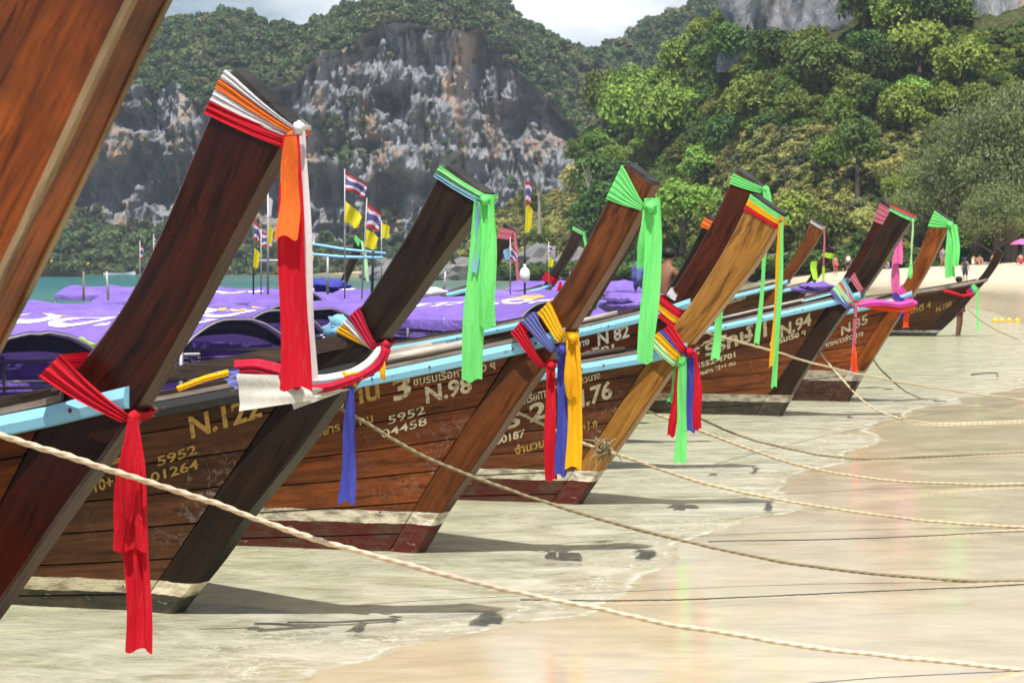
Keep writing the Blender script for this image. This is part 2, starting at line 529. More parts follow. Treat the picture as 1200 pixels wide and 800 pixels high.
def mat_water():
    t = NT('sea_water')
    a = t.n('Attribute', attribute_name='shore').outputs['Fac']
    ob = t.coord('Object')
    depth = t.math('MULTIPLY', a, -1.0)
    y = t.sep(t.n('NewGeometry').outputs['Position'])[1]
    n1 = t.noise(t.coord('Object', (.8, 1.25, 1), (0, 0, .5)), 2.6, 6, .58, .9)
    n2 = t.noise(t.coord('Object', (1, 1.2, 1), (0, 0, -.3)), 13, 4, .6, .6)
    n3 = t.noise(t.coord('Object', (.25, .9, 1)), .35, 5, .6)
    hgt = t.math('ADD', n1, t.math('MULTIPLY', n2, .33))
    bmp = t.bump(hgt, .55, .10)
    far = t.ramp(t.math('DIVIDE', depth, 60), [(.10, 0), (.42, .65), (1, 1)])
    c = t.mix(t.ramp(n1, [(.35, 0), (.65, 1)]), (.50, .475, .31), (.315, .32, .195))  # light and dark of the ripples painted into the water colour
    c = t.mix(t.math('MULTIPLY', t.math('DIVIDE', depth, 9, True), .85), c, (.21, .245, .15))
    teal = t.mix(t.ramp(n3, [(.4, 0), (.65, 1)]), (.018, .115, .13), (.035, .17, .18))
    c = t.mix(far, c, teal)
    dif = t.n('BsdfDiffuse'); t.sock(dif, 'Color', c); t.sock(dif, 'Normal', bmp)
    trn = t.n('BsdfTransparent'); t.sock(trn, 'Color', (.93, .96, .88))
    body = t.n('MixShader')
    t.sock(body, 0, t.ramp(t.math('DIVIDE', depth, 3.2), [(0, .10), (.25, .42), (1, .93)]))
    t.t.links.new(trn.outputs[0], body.inputs[1]); t.t.links.new(dif.outputs[0], body.inputs[2])
    gl = t.n('BsdfGlossy'); t.sock(gl, 'Roughness', .07); t.sock(gl, 'Normal', bmp)
    fr = t.n('Fresnel'); t.sock(fr, 'IOR', 1.33); t.sock(fr, 'Normal', bmp)
    sh = t.n('MixShader'); t.sock(sh, 0, t.math('MULTIPLY', fr.outputs[0], .68))
    t.t.links.new(body.outputs[0], sh.inputs[1]); t.t.links.new(gl.outputs[0], sh.inputs[2])
    # foam: a bright lip on the water's edge and broken lace behind it
    v = t.n('TexVoronoi', feature='DISTANCE_TO_EDGE')
    wv = t.n('VectorMath', operation='ADD')
    nn = t.n('TexNoise'); t.sock(nn, 'Vector', ob); t.sock(nn, 'Scale', 3.0); t.sock(nn, 'Detail', 4.0)
    t.sock(wv, 0, ob); t.t.links.new(nn.outputs['Color'], wv.inputs[1])
    t.sock(v, 'Vector', wv.outputs[0]); t.sock(v, 'Scale', 9.0)
    lace = t.ramp(v.outputs['Distance'], [(.02, 1), (.11, 0)])
    pat = t.noise(t.coord('Object', (1, 1, 1), (0, 0, .6)), .9, 5, .62, .6)
    fn = t.noise(t.coord('Object', (1, 2.2, 1), (0, 0, .3)), 9, 6, .7, .8)
    lip = t.ramp(t.math('ADD', depth, t.math('MULTIPLY', fn, .16)), [(.06, .0), (.09, .8), (.12, .5), (.20, 0)])
    zone = t.ramp(t.math('DIVIDE', t.math('ADD', depth, t.math('MULTIPLY', pat, 1.6)), 4), [(.13, 0), (.24, 1), (.42, .9), (.62, 0)])
    f2 = t.math('MULTIPLY', t.math('MULTIPLY', zone, t.ramp(pat, [(.40, 0), (.58, 1)])), t.math('ADD', t.math('MULTIPLY', lace, .75), t.ramp(fn, [(.48, 0), (.66, .8)]), True))
    swash = t.ramp(t.noise(t.coord('Object', (.7, 1.9, 1), (0, 0, .75)), 1.2, 6, .65, 1.0), [(.54, 0), (.60, .55), (.64, 0)])
    f3 = t.math('MULTIPLY', swash, t.ramp(t.math('DIVIDE', depth, 6), [(.0, 1), (1, 0)]))
    lip = t.math('MULTIPLY', lip, t.ramp(t.noise(t.coord('Object', (1, 1, 1)), 2.1, 6, .7, 1.2), [(.40, .12), (.60, 1)]))
    lip2 = t.math('MULTIPLY', t.ramp(t.math('ADD', depth, t.math('MULTIPLY', t.noise(t.coord('Object', (1, 1, 1)), 1.3, 7, .7, 1.0), 1.5)), [(.92, 0), (.99, .8), (1.06, .5), (1.2, 0)]), t.ramp(fn, [(.42, 0), (.58, 1)]))
    lip = t.math('MAXIMUM', lip, lip2)
    foam = t.math('MAXIMUM', t.math('MULTIPLY', lip, .7), t.math('MAXIMUM', t.math('MULTIPLY', f2, .34), t.math('MULTIPLY', f3, .5)))
    wash = t.math('MULTIPLY', t.ramp(t.math('DIVIDE', t.math('ADD', depth, t.math('MULTIPLY', pat, 1.2)), 4), [(.08, 0), (.2, .75), (.5, .45), (.85, 0)]), t.ramp(t.noise(t.coord('Object', (.8, 1.5, 1), (0, 0, .6)), 2.2, 7, .66, .9), [(.38, .1), (.62, 1)]))
    foam = t.math('MAXIMUM', foam, t.math('MULTIPLY', wash, .5))
    foam = t.math('MULTIPLY', foam, t.ramp(t.math('DIVIDE', y, 160), [(.0, 1), (1, 0)]), True)
    fd = t.n('BsdfDiffuse'); t.sock(fd, 'Color', (.78, .75, .68)); t.sock(fd, 'Normal', t.bump(fn, .6, .03))
    fm = t.n('MixShader'); t.sock(fm, 0, foam)
    t.t.links.new(sh.outputs[0], fm.inputs[1]); t.t.links.new(fd.outputs[0], fm.inputs[2])
    t.t.links.new(fm.outputs[0], t.out.inputs[0])
    return t.m

tag(sheet('beach', SZ, mat_sand(), {'shore': SD}), kind='structure')
wz = (fbm(GX.ravel() * .8, GY.ravel() * 2.0, 3, 5) - .5) * .022 * np.clip(-SD / 1.5, 0, 1)
tag(sheet('water', wz, mat_water(), {'shore': SD}, keep=SD < .6), kind='structure')

# ------------------------------------------------------------------ far cliffs and hills
def mat_rock(name, blue=0.0):
    t = NT(name)
    ob = t.coord('Object')
    vert = t.coord('Object', (1, 1, .28))
    big = t.noise(vert, .055, 6, .62, .8)
    med = t.noise(t.coord('Object', (1, 1, .16)), .22, 8, .70, .5)
    fin = t.noise(t.coord('Object', (1, 1, .22)), .8, 7, .7, .3)
    c = t.ramp(med, [(.26, (.10, .112, .145)), (.39, (.27, .29, .335)), (.54, (.42, .435, .465)), (.74, (.58, .565, .54))])
    ora = t.ramp(t.noise(t.coord('Object', (1, 1, .45), (0, .2, 0)), .06, 7, .62, .5), [(.51, 0), (.60, .95)])
    ora = t.math('MULTIPLY', ora, t.ramp(fin, [(.38, .15), (.6, 1)]))
    c = t.mix(ora, c, (.62, .36, .18))
    c = t.mix(t.ramp(big, [(.30, .55), (.42, 0)]), c, (.04, .045, .055))
    pale = t.math('MULTIPLY', t.ramp(fin, [(.58, 0), (.68, 1)]), t.ramp(med, [(.45, 0), (.6, 1)]))
    c = t.mix(t.math('MULTIPLY', pale, .8), c, (.60, .55, .48))
    gr = t.noise(ob, .09, 5, .6)
    c = t.mix(t.ramp(gr, [(.62, 0), (.70, .8)]), c, (.03, .055, .018))
    t.pbr(c, .9, t.bump(fin, 1.0, 2.2, t.bump(med, 1.0, 6.0)), .1)
    return t.m

def mat_scrub(name, a, b, c3, sc=.12):
    t = NT(name)
    ob = t.coord('Object')
    n = t.noise(ob, sc, 6, .65)
    f = t.noise(ob, sc * 9, 5, .6)
    c = t.ramp(n, [(.35, a), (.52, b), (.68, c3)])
    c = t.mix(t.ramp(f, [(.40, .7), (.62, 0)]), c, [x * .35 for x in a])
    t.pbr(c, .9, t.bump(f, 1, .8), .08)
    return t.m

def terrain(name, px, base, prof_rows, Y_rows, mats, seed, nu=200, amp=1.0, kind='structure', rough=None):
    """columns at pixel px (base depth base(px)); each row gives a picture height and a depth; rows are joined into one slope"""
    u = np.linspace(px[0], px[-1], nu)
    rows = [np.interp(u, px, r) for r in prof_rows]
    deps = [np.interp(u, px, r) for r in Y_rows]
    return u, rows, deps

def leafy_points(Pgrid, keep, n, rs, size):
    """random points on a terrain grid [nu, nv, 3] where keep > random"""
    nu, nv = Pgrid.shape[:2]
    a = Pgrid[1:, :-1] - Pgrid[:-1, :-1]; b = Pgrid[:-1, 1:] - Pgrid[:-1, :-1]
    area = np.linalg.norm(np.cross(a, b), axis=-1)
    wgt = area * keep[:-1, :-1]
    p = (wgt / wgt.sum()).ravel()
    k = rs.choice(len(p), n, p=p)
    i, j = k // (nv - 1), k % (nv - 1)
    s, t_ = rs.rand(n, 1), rs.rand(n, 1)
    return Pgrid[i, j] * (1 - s) * (1 - t_) + Pgrid[i + 1, j] * s * (1 - t_) + Pgrid[i, j + 1] * (1 - s) * t_ + Pgrid[i + 1, j + 1] * s * t_

def grid_mesh(name, P, mats, mi=None, smooth=True):
    nu, nv = P.shape[:2]
    i = np.arange(nu - 1)[:, None] * nv + np.arange(nv - 1)[None, :]
    Fq = np.stack([i, i + nv, i + nv + 1, i + 1], -1).reshape(-1, 4)
    me = bpy.data.meshes.new(name)
    me.from_pydata(P.reshape(-1, 3).tolist(), [], Fq.tolist())
    for m in mats: me.materials.append(m)
    if mi is not None: me.polygons.foreach_set('material_index', mi[:-1, :-1].ravel().astype(np.int32))
    me.polygons.foreach_set('use_smooth', np.full(len(Fq), smooth))
    o = bpy.data.objects.new(name, me); COL.objects.link(o)
    return o

# crowns ------------------------------------------------------------
def crown_mesh(name, mat, seed, lobes=26, per=40, leaf=.10, flat=.8, spread=1.0, droop=0.0, hollow=.55):
    """a crown about 2 units wide, 2*flat high, standing on z = 0, of leaf-sized faces gathered in clumps"""
    rs = np.random.RandomState(seed)
    V, Fc, at_ = [], [], []
    for _ in range(lobes):
        d = rs.normal(size=3); d /= np.linalg.norm(d)
        if d[2] < -.45: d[2] *= -1
        r = rs.uniform(hollow, 1.0) * spread
        c = np.array([d[0] * r * .78, d[1] * r * .78, flat * (.95 + .72 * d[2] * r)])
        lr = rs.uniform(.2, .38)
        tone = rs.rand()
        for _ in range(per):
            q = rs.normal(size=3); q /= np.linalg.norm(q)
            if q[2] < -.3 and rs.rand() < .6: q[2] *= -1
            p = c + q * lr * np.array([1, 1, .75]) * rs.uniform(.7, 1.08)
            nrm = q + rs.normal(size=3) * .55 + np.array([0, 0, .35]); nrm /= np.linalg.norm(nrm)
            a = np.cross(nrm, rs.normal(size=3)); a /= np.linalg.norm(a) + 1e-9
            b = np.cross(nrm, a)
            s = leaf * rs.uniform(.6, 1.4)
            k = len(V)
            if droop:
                a = np.array([rs.normal() * .35, rs.normal() * .35, -1 + 1.2 * rs.rand()]); a /= np.linalg.norm(a)
                b = np.cross(a, nrm); b /= np.linalg.norm(b) + 1e-9
                V += [p - b * s * .35, p + a * s * 1.6, p + b * s * .35, p - a * s * .9]
            else:
                V += [p - a * s, p - b * s * .6 + nrm * s * .2, p + a * s, p + b * s * .6 + nrm * s * .2]
            Fc.append((k, k + 1, k + 2, k + 3))
            at_.append(np.clip(tone * .6 + rs.rand() * .4, 0, 1))
    me = bpy.data.meshes.new(name)
    me.from_pydata([tuple(x) for x in V], [], Fc)
    q = me.attributes.new('leaf', 'FLOAT', 'FACE'); q.data.foreach_set('value', np.array(at_, np.float32))
    me.materials.append(mat)
    return me

def trunk_mesh(name, mat, seed, h=1.0, r=.09, limbs=5):
    rg = random.Random(seed)
    m = MB()
    bend = rg.uniform(-.1, .1)
    m.tube([(0, 0, -.25), (bend * .3, 0, h * .35), (bend, bend * .5, h * .8), (bend, 0, h * 1.15)], [r * 1.25, r, r * .7, r * .35], 7)
    for k in range(limbs):
        a = rg.uniform(0, 6.28); z0 = h * rg.uniform(.45, .9)
        L_ = rg.uniform(.4, .75)
        m.tube([(bend * .7, 0, z0), (math.cos(a) * L_ * .5, math.sin(a) * L_ * .5, z0 + L_ * .35), (math.cos(a) * L_, math.sin(a) * L_, z0 + L_ * .75)], [r * .5, r * .35, r * .15], 5)
    me = bpy.data.meshes.new(name)
    me.from_pydata(m.v, [], m.f)
    me.materials.append(mat)
    return me

LF = {
 'deep': m_leaf('leaf_deep_green', (.036, .08, .015), (.095, .165, .028)),
 'mid': m_leaf('leaf_mid_green', (.08, .13, .017), (.19, .25, .036)),
 'bright': m_leaf('leaf_bright_green', (.095, .18, .022), (.20, .31, .045)),
 'yellow': m_leaf('leaf_dry_yellow_green', (.18, .195, .045), (.32, .32, .095)),
 'grey': m_leaf('leaf_grey_green', (.085, .125, .045), (.175, .215, .08)),
 'far': m_leaf('leaf_far_green', (.045, .08, .03), (.10, .14, .05), .15, .15),
 'far2': m_leaf('leaf_far_olive', (.08, .10, .045), (.15, .165, .075), .15, .15),
}
BARK = m_plain('bark', (.11, .085, .065), .9, .1, 0, 4, .6)
BARK_PALE = m_plain('pale_bark', (.30, .27, .23), .9, .1, 0, 4, .5)

def forest(name, pts, scl, protos, label, cat, seed):
    """one mass of crowns nobody could count: crowns set on points by geometry nodes"""
    rs = np.random.RandomState(seed)
    me = bpy.data.meshes.new(name)
    me.from_pydata([tuple(p) for p in pts], [], [])
    n = len(pts)
    a = me.attributes.new('scl', 'FLOAT_VECTOR', 'POINT'); a.data.foreach_set('vector', np.asarray(scl, np.float32).ravel())
    a = me.attributes.new('rot', 'FLOAT_VECTOR', 'POINT')
    a.data.foreach_set('vector', np.stack([rs.normal(0, .12, n), rs.normal(0, .12, n), rs.uniform(0, 6.28, n)], 1).astype(np.float32).ravel())
    a = me.attributes.new('pick', 'INT', 'POINT'); a.data.foreach_set('value', rs.randint(0, len(protos), n).astype(np.int32))
    c = bpy.data.collections.new(name + '_crowns')
    for k, pm in enumerate(protos):
        c.objects.link(bpy.data.objects.new('%s_crown_%02d' % (name, k), pm))
    g = bpy.data.node_groups.new(name, 'GeometryNodeTree')
    g.interface.new_socket('Geometry', in_out='INPUT', socket_type='NodeSocketGeometry')
    g.interface.new_socket('Geometry', in_out='OUTPUT', socket_type='NodeSocketGeometry')
    gi = g.nodes.new('NodeGroupInput'); go = g.nodes.new('NodeGroupOutput')
    ip = g.nodes.new('GeometryNodeInstanceOnPoints'); ci = g.nodes.new('GeometryNodeCollectionInfo')
    ci.inputs['Collection'].default_value = c
    ci.inputs['Separate Children'].default_value = True
    ci.inputs['Reset Children'].default_value = True
    def na(nm, ty):
        q = g.nodes.new('GeometryNodeInputNamedAttribute'); q.data_type = ty; q.inputs[0].default_value = nm; return q.outputs[0]
    er = g.nodes.new('FunctionNodeEulerToRotation')
    lk = g.links.new
    lk(gi.outputs[0], ip.inputs['Points']); lk(ci.outputs[0], ip.inputs['Instance'])
    ip.inputs['Pick Instance'].default_value = True
    lk(na('pick', 'INT'), ip.inputs['Instance Index']); lk(na('scl', 'FLOAT_VECTOR'), ip.inputs['Scale'])
    lk(na('rot', 'FLOAT_VECTOR'), er.inputs[0]); lk(er.outputs[0], ip.inputs['Rotation'])
    lk(ip.outputs[0], go.inputs[0])
    o = bpy.data.objects.new(name, me); COL.objects.link(o)
    md = o.modifiers.new('crowns', 'NODES'); md.node_group = g
    tag(o, label, cat, kind='stuff')
    return o

# the far limestone massif ---------------------------------------------
def massif():
    px =  np.array([-160, -60,  60, 100, 180, 215, 250, 280, 310, 340, 360, 400, 450, 500, 560, 600, 640, 672, 695, 715, 750, 800, 860, 960, 1100])
    sky_ = np.array([ 40,   30,  22,  24,  24,  16,  12,  22,  32,  30,  16,   8,  -6, -14,  -8,  12,  34,  46,  52,  46,  34,  18,  -4, -30,  -60])
    ctop = np.array([112,  104,  98, 100,  98, 104, 118, 108,  98, 100,  72,  58,  32,  20,  32,  76, 102, 146, 190, 226, 236, 236, 236, 196,  146])
    cbot = np.array([240,  244, 250, 258, 268, 270, 275, 278, 280, 288, 290, 286, 290, 286, 280, 250, 232, 214, 226, 250, 256, 256, 256, 216,  166])
    base = np.array([560,  560, 560, 560, 562, 562, 560, 560, 560, 560, 560, 560, 560, 560, 560, 560, 565, 570, 575, 580, 580, 580, 580, 580,  580])
    nu = 480
    u = np.linspace(px[0], px[-1], nu)
    f = lambda a: np.interp(u, px, a)
    Yb = f(base)
    zc = lambda ypx, Y: EYE + (315 - ypx) * Y / FPX
    jag = (fbm(u * .05, u * 0, 4, 2) - .5)
    ct = f(ctop) + jag * 26; cb = f(cbot) + (fbm(u * .06, u * 0 + 5, 4, 4) - .5) * 22
    cb = np.maximum(cb, ct + 3)
    bulge = (fbm(u * .012, u * 0 + 9, 3, 8) - .5) * 60
    rowsY, rowsZ, kind = [], [], []
    na, nc, ntop = 26, 120, 44
    for k in range(na):
        t = k / na
        Y = Yb + bulge * t + 34 * t
        rowsY.append(Y); rowsZ.append(-1 + (zc(cb, Yb + 34 + bulge) + 1) * t ** .9); kind.append(0)
    Yc = Yb + 34 + bulge
    z0, z1 = zc(cb, Yc), zc(ct, Yc)
    for k in range(nc):
        t = k / nc
        rowsY.append(Yc + 10 * t); rowsZ.append(z0 + (z1 - z0) * t); kind.append(1)
    for k in range(ntop + 1):
        t = k / ntop
        Y = Yc + 10 + 110 * t
        zs = zc(f(sky_) + 10, Yc + 110)
        rowsY.append(Y); rowsZ.append(z1 + (zs - z1) * math.sin(t * 1.5)); kind.append(2)
    # the back falls away
    for k in range(4):
        rowsY.append(Yc + 120 + 30 * (k + 1)); rowsZ.append(rowsZ[-1] - 12); kind.append(2)
    Yg, Zg = np.stack(rowsY, 1), np.stack(rowsZ, 1)
    Xg = (u[:, None] - 600) * (Yb[:, None] + 34) / FPX * np.ones_like(Yg)
    kd = np.array(kind)[None, :] * np.ones((nu, 1), int)
    # rock relief: hanging ribs, caves and ledges
    cm_ = (kd == 1)
    rib = fbm(Xg * .16, Zg * .035, 5, 31, .58) - .5
    cave = np.clip(fbm(Xg * .055, Zg * .075, 4, 41) - .52, 0, 1)
    led = fbm(Xg * .03, Zg * .16, 3, 47) - .5
    fin = fbm(Xg * .55, Zg * .11, 4, 33, .6) - .5
    Yg = Yg + np.where(cm_, -np.abs(rib) * 40 + cave * 85 - led * 11 - np.abs(fin) * 14 + 8, (fbm(Xg * .06, Yg * .06, 4, 51) - .5) * 12)
    Zg = Zg + np.where(kd == 2, (fbm(Xg * .05, Yg * .05, 4, 61) - .5) * 12, 0)
    P = np.stack([Xg, Yg, Zg], -1)
    # shrubs hold on to ledges of the face
    green = np.where(kd == 1, 0, 1)
    o = grid_mesh('cliff', P, [mat_scrub('cliff_scrub', (.022, .042, .014), (.045, .07, .024), (.075, .09, .036)), mat_rock('limestone')], (kd == 1).astype(int), False)
    tag(o, kind='structure')
    rs = np.random.RandomState(5)
    keep = np.where(kd == 0, 1.0, np.where(kd == 2, .95, 0.006 + .14 * (fbm(Xg * .05, Zg * .05, 3, 77) > .68)))
    keep[:, -4:] = 0
    keep[:, 18:26] *= .35
    pts = leafy_points(P, keep, 9500, rs, 1)
    s = rs.uniform(1.2, 3.0, len(pts)) * (1 + .5 * (rs.rand(len(pts)) < .08))
    scl = np.stack([s, s, s * rs.uniform(.8, 1.35, len(pts))], 1)
    pts[:, 2] -= s * .35
    protos = [crown_mesh('far_crown', LF['far'], 100 + k, 14, 26, .19, .85) for k in range(5)] + [crown_mesh('far_crown', LF['far2'], 120 + k, 12, 24, .20, .7) for k in range(2)]
    forest('cliff_forest', pts, scl, protos, 'dark green forest covering the tops and foot of the far limestone cliffs', 'forest', 3)

massif()
# the wooded hill behind the beach ---------------------------------------
def hill():
    px = np.array([545, 575, 620, 655, 680, 700, 740, 790, 830, 865, 900, 950, 1000, 1100, 1200, 1420])
    sk = np.array([306, 262, 238, 226, 205, 165, 140, 128, 108, 62, 34, 16, 6, -20, -40, -90])
    bs = np.array([305, 300, 296, 290, 282, 272, 262, 246, 236, 226, 212, 203, 198, 192, 190, 190])
    nu, nv = 150, 60
    u = np.linspace(px[0], px[-1], nu)
    Yb = np.interp(u, px, bs)
    s_ = np.interp(u, px, sk)
    t = np.linspace(0, 1, nv)[None, :]
    depth = np.interp(u, [545, 690, 900, 1400], [45, 60, 85, 110])[:, None]
    Y = Yb[:, None] + depth * t
    zt = EYE + (315 - s_)[:, None] * (Yb[:, None] + depth) / FPX
    z = .9 + (zt - .9) * (t ** .85)
    X = (u[:, None] - 600) / FPX * (Yb[:, None] + 30) * np.ones_like(Y)
    z = z + (fbm(X * .06, Y * .06, 4, 91) - .5) * 9 * np.clip(t * 4, 0, 1)
    P = np.stack([X, Y, z], -1)
    Pb = P[:, -1:].copy(); Pb[..., 1] += 60; Pb[..., 2] -= 30
    P = np.concatenate([P, Pb], 1)
    tag(grid_mesh('hillside', P, [mat_scrub('hill_scrub', (.03, .05, .014), (.075, .085, .03), (.13, .13, .06), .2)]), kind='structure')
    return P[:, :-1]

HILL = hill()
def hill_px(p): return 600 + p[0] * FPX / p[1], 315 - (p[2] - EYE) * FPX / p[1]

TREE = {}
for kd, n, kw in (('deep', 3, {}), ('mid', 3, {}), ('bright', 3, {'flat': .72}), ('yellow', 2, {'flat': .6}), ('grey', 3, {'droop': 1, 'flat': 1.3, 'lobes': 170, 'per': 120, 'leaf': .027, 'hollow': .25})):
    TREE[kd] = [crown_mesh('crown', LF[kd], hash(kd) % 1 + 200 + 31 * len(TREE) + k, **{**{'lobes': 44, 'per': 60, 'leaf': .066}, **kw}) for k in range(n)]
TRUNK = [trunk_mesh('trunk', BARK, 300 + k) for k in range(3)] + [trunk_mesh('trunk', BARK_PALE, 310)]

def tree(name, kd, k, p, s, h, label, group=None, trunk=None, rz=0.0, lift=.12):
    r = empty(name, p, rz)
    r.scale = (s, s, h)
    tag(r, label, 'tree', group)
    a = bpy.data.objects.new('trunk', TRUNK[k % 3 if trunk is None else trunk]); COL.objects.link(a); a.parent = r
    b = bpy.data.objects.new('crown', TREE[kd][k % len(TREE[kd])]); COL.objects.link(b); b.parent = r
    b.location = (0, 0, lift)
    return r

KLAB = {
 'deep': ('broadleaf_tree', 'dark green round-headed tree on the wooded hill behind the beach', 'dark green hill trees'),
 'mid': ('broadleaf_tree', 'mid green leafy tree on the wooded hill behind the beach', 'mid green hill trees'),
 'bright': ('broadleaf_tree', 'bright lime green tree on the left shoulder of the wooded hill', 'lime green hill trees'),
 'yellow': ('scrub_tree', 'low yellowish green tree on the dry open slope above the beach', 'yellowish slope trees')}

def plant_hill():
    rs = np.random.RandomState(23)
    keep = np.ones(HILL.shape[:2])
    cand = leafy_points(HILL, keep, 6000, rs, 1)
    placed = []
    for p in cand:
        x, y = hill_px(p)
        if x < 555 or x > 1215 or y < -40: continue
        if (858 < x < 1012 and y < 78) or (x > 1118 and y < 105): continue
        dry = (850 < x < 1075 and 165 < y < 300) or (x < 690 and y > 215)
        gap = 31 if not dry else 58
        if any(abs(x - a) ** 2 + ((y - b) * 1.25) ** 2 < gap ** 2 for a, b in placed): continue
        placed.append((x, y))
        r_ = rs.rand()
        if x < 690: kd = 'yellow' if dry and r_ < .5 else ('mid' if r_ < .75 else 'bright')
        elif x < 815: kd = 'bright' if (r_ < .7 and y < 240) else ('deep' if r_ < .8 else 'mid')
        elif dry: kd = 'yellow' if r_ < .5 else 'mid'
        else: kd = 'deep' if r_ < .42 else ('mid' if r_ < .93 else 'bright')
        s = rs.choice([2.2, 2.9, 3.6, 4.6]) * rs.uniform(.85, 1.15) * (p[1] / 250) * (.8 if dry else 1)
        nm, lb, gp = KLAB[kd]
        if kd == 'bright' and x >= 815: lb, gp = 'bright green tree among darker trees high on the wooded hill', 'bright green trees among the dark ones'
        if kd in ('mid', 'bright') and x < 690: lb, gp = 'green tree on the low slope below the limestone cliff', 'trees on the low slope by the sea'
        tree(nm, kd, rs.randint(99), (p[0], p[1], p[2] - .4), s, s * rs.uniform(.95, 1.5), lb, gp, None, rs.uniform(0, 6.28))
    # undergrowth between them
    pts = leafy_points(HILL, np.ones(HILL.shape[:2]), 8000, rs, 1)
    q = np.array([hill_px(p) for p in pts])
    ok = ~(((q[:, 0] > 858) & (q[:, 0] < 1012) & (q[:, 1] < 70)) | ((q[:, 0] > 1118) & (q[:, 1] < 40)))
    pts, q = pts[ok], q[ok]
    dry = ((q[:, 0] > 840) & (q[:, 0] < 1080) & (q[:, 1] > 155)) | ((q[:, 0] < 690) & (q[:, 1] > 205))
    s = rs.uniform(.7, 1.9, len(pts))
    scl = np.stack([s, s, s * rs.uniform(.7, 1.2, len(pts))], 1)
    pts[:, 2] -= s * .3
    lo = lambda m, sd: [crown_mesh('bush', m, sd + k, 20, 48, .10, .62) for k in range(3)]
    forest('hill_undergrowth', pts[~dry], scl[~dry], lo(LF['deep'], 400) + lo(LF['mid'], 410), 'dark green undergrowth filling the wooded hill', 'undergrowth', 8)
    forest('dry_scrub', pts[dry], scl[dry], lo(LF['yellow'], 420) + lo(LF['far2'], 425)[:1], 'yellowish dry scrub on the open slope above the beach', 'scrub', 9)
    # dark bushes along the head of the beach
    n = 420
    t = rs.rand(n)
    xs = 590 + 640 * t
    Yl = np.interp(xs, [590, 700, 800, 900, 1000, 1250], [290, 262, 236, 205, 190, 182]) + rs.normal(0, 3, n)
    bp = np.stack([(xs - 600) * Yl / FPX, Yl, np.interp(xs, [850, 950], [.4, 1.5])], 1)
    s = rs.uniform(1.2, 2.4, n)
    forest('beach_bushes', bp, np.stack([s, s, s * .9], 1), lo(LF['deep'], 430), 'dark bushes along the head of the beach', 'bushes', 10)

plant_hill()

# trees that stand out one by one
for x, Y, s, h, k, lab in ((1078, 190, 4.2, 4.0, 0, 'small grey-green casuarina at the beach, leftmost of the casuarinas'),
                           (1108, 186, 5.0, 5.6, 1, 'grey-green casuarina directly behind the green scarf of the honey prow'),
                           (1145, 181, 6.2, 7.0, 2, 'broad grey-green casuarina behind the slim dark N.100 prow'),
                           (1185, 176, 6.8, 7.8, 0, 'tallest grey-green casuarina at the right edge of the beach'),
                           (1168, 170, 4.0, 3.6, 1, 'low grey-green casuarina in front of the tallest one'),
                           (1228, 178, 6.4, 6.4, 1, 'grey-green casuarina cut by the right edge of the picture')):
    tree('casuarina_tree', 'grey', k, (at(x, 315, Y).x, Y, 1.4), s, h, lab, None, 0, k * 1.3 + x, .02)
p = at(1005, 225, 214)
tree('conical_tree', 'deep', 1, (p.x, p.y, p.z), 2.9, 5.2, 'very dark conical tree standing alone on the dry slope', None, 1, .4, .2)
p = at(800, 285, 212)
tree('leafy_tree', 'bright', 2, (p.x, p.y, p.z), 4.6, 4.4, 'large loose light green tree behind the golden prow', None, 2, .8, .25)
p = at(845, 300, 205)
tree('leafy_tree', 'mid', 0, (p.x, p.y, p.z), 3.6, 3.8, 'loose mid green tree just right of the large light green one', None, 2, 2.8, .25)
for x, y, lab in ((632, 262, 'pale bare tree with leafless branches on the low slope'), (690, 250, 'pale dead tree beside the dark wood on the low slope')):
    p = at(x, y, 284)
    r = empty('bare_tree', p)
    r.scale = (2.6, 2.6, 6)
    tag(r, lab, 'tree')
    a = bpy.data.objects.new('trunk', TRUNK[3]); COL.objects.link(a); a.parent = r

# rock faces and boulders
ROCK = mat_rock('headland_rock')
def rock_face(x0, x1, y0, y1, Y, seed, label):
    nu, nv = 46, 40
    P = np.zeros((nu, nv, 3))
    for i in range(nu):
        for j in range(nv):
            a, b = i / (nu - 1), j / (nv - 1)
            q = at(x0 + (x1 - x0) * a, y1 + (y0 - y1) * b, Y)
            P[i, j] = q
    rib = fbm(P[..., 0] * .35, P[..., 2] * .10, 5, seed) - .5
    edge = np.minimum(np.minimum(np.linspace(0, 1, nu), np.linspace(1, 0, nu))[:, None] * 4, 1) * np.minimum(np.linspace(1, 0, nv)[None, :] * 4, 1)
    P[..., 1] += -rib * 7 - edge * 3.5 + 6
    P[..., 0] += (fbm(P[..., 2] * .2, P[..., 0] * .3, 3, seed + 3) - .5) * 3 * (1 - edge)
    o = grid_mesh('rock_face', P, [ROCK])
    tag(o, label, 'rock face', kind='structure')
rock_face(850, 1030, -60, 80, 264, 5, 'grey rock face above the trees at the top of the hill')
rock_face(1110, 1290, -80, 110, 252, 15, 'orange and grey rock face high on the hill at the right')

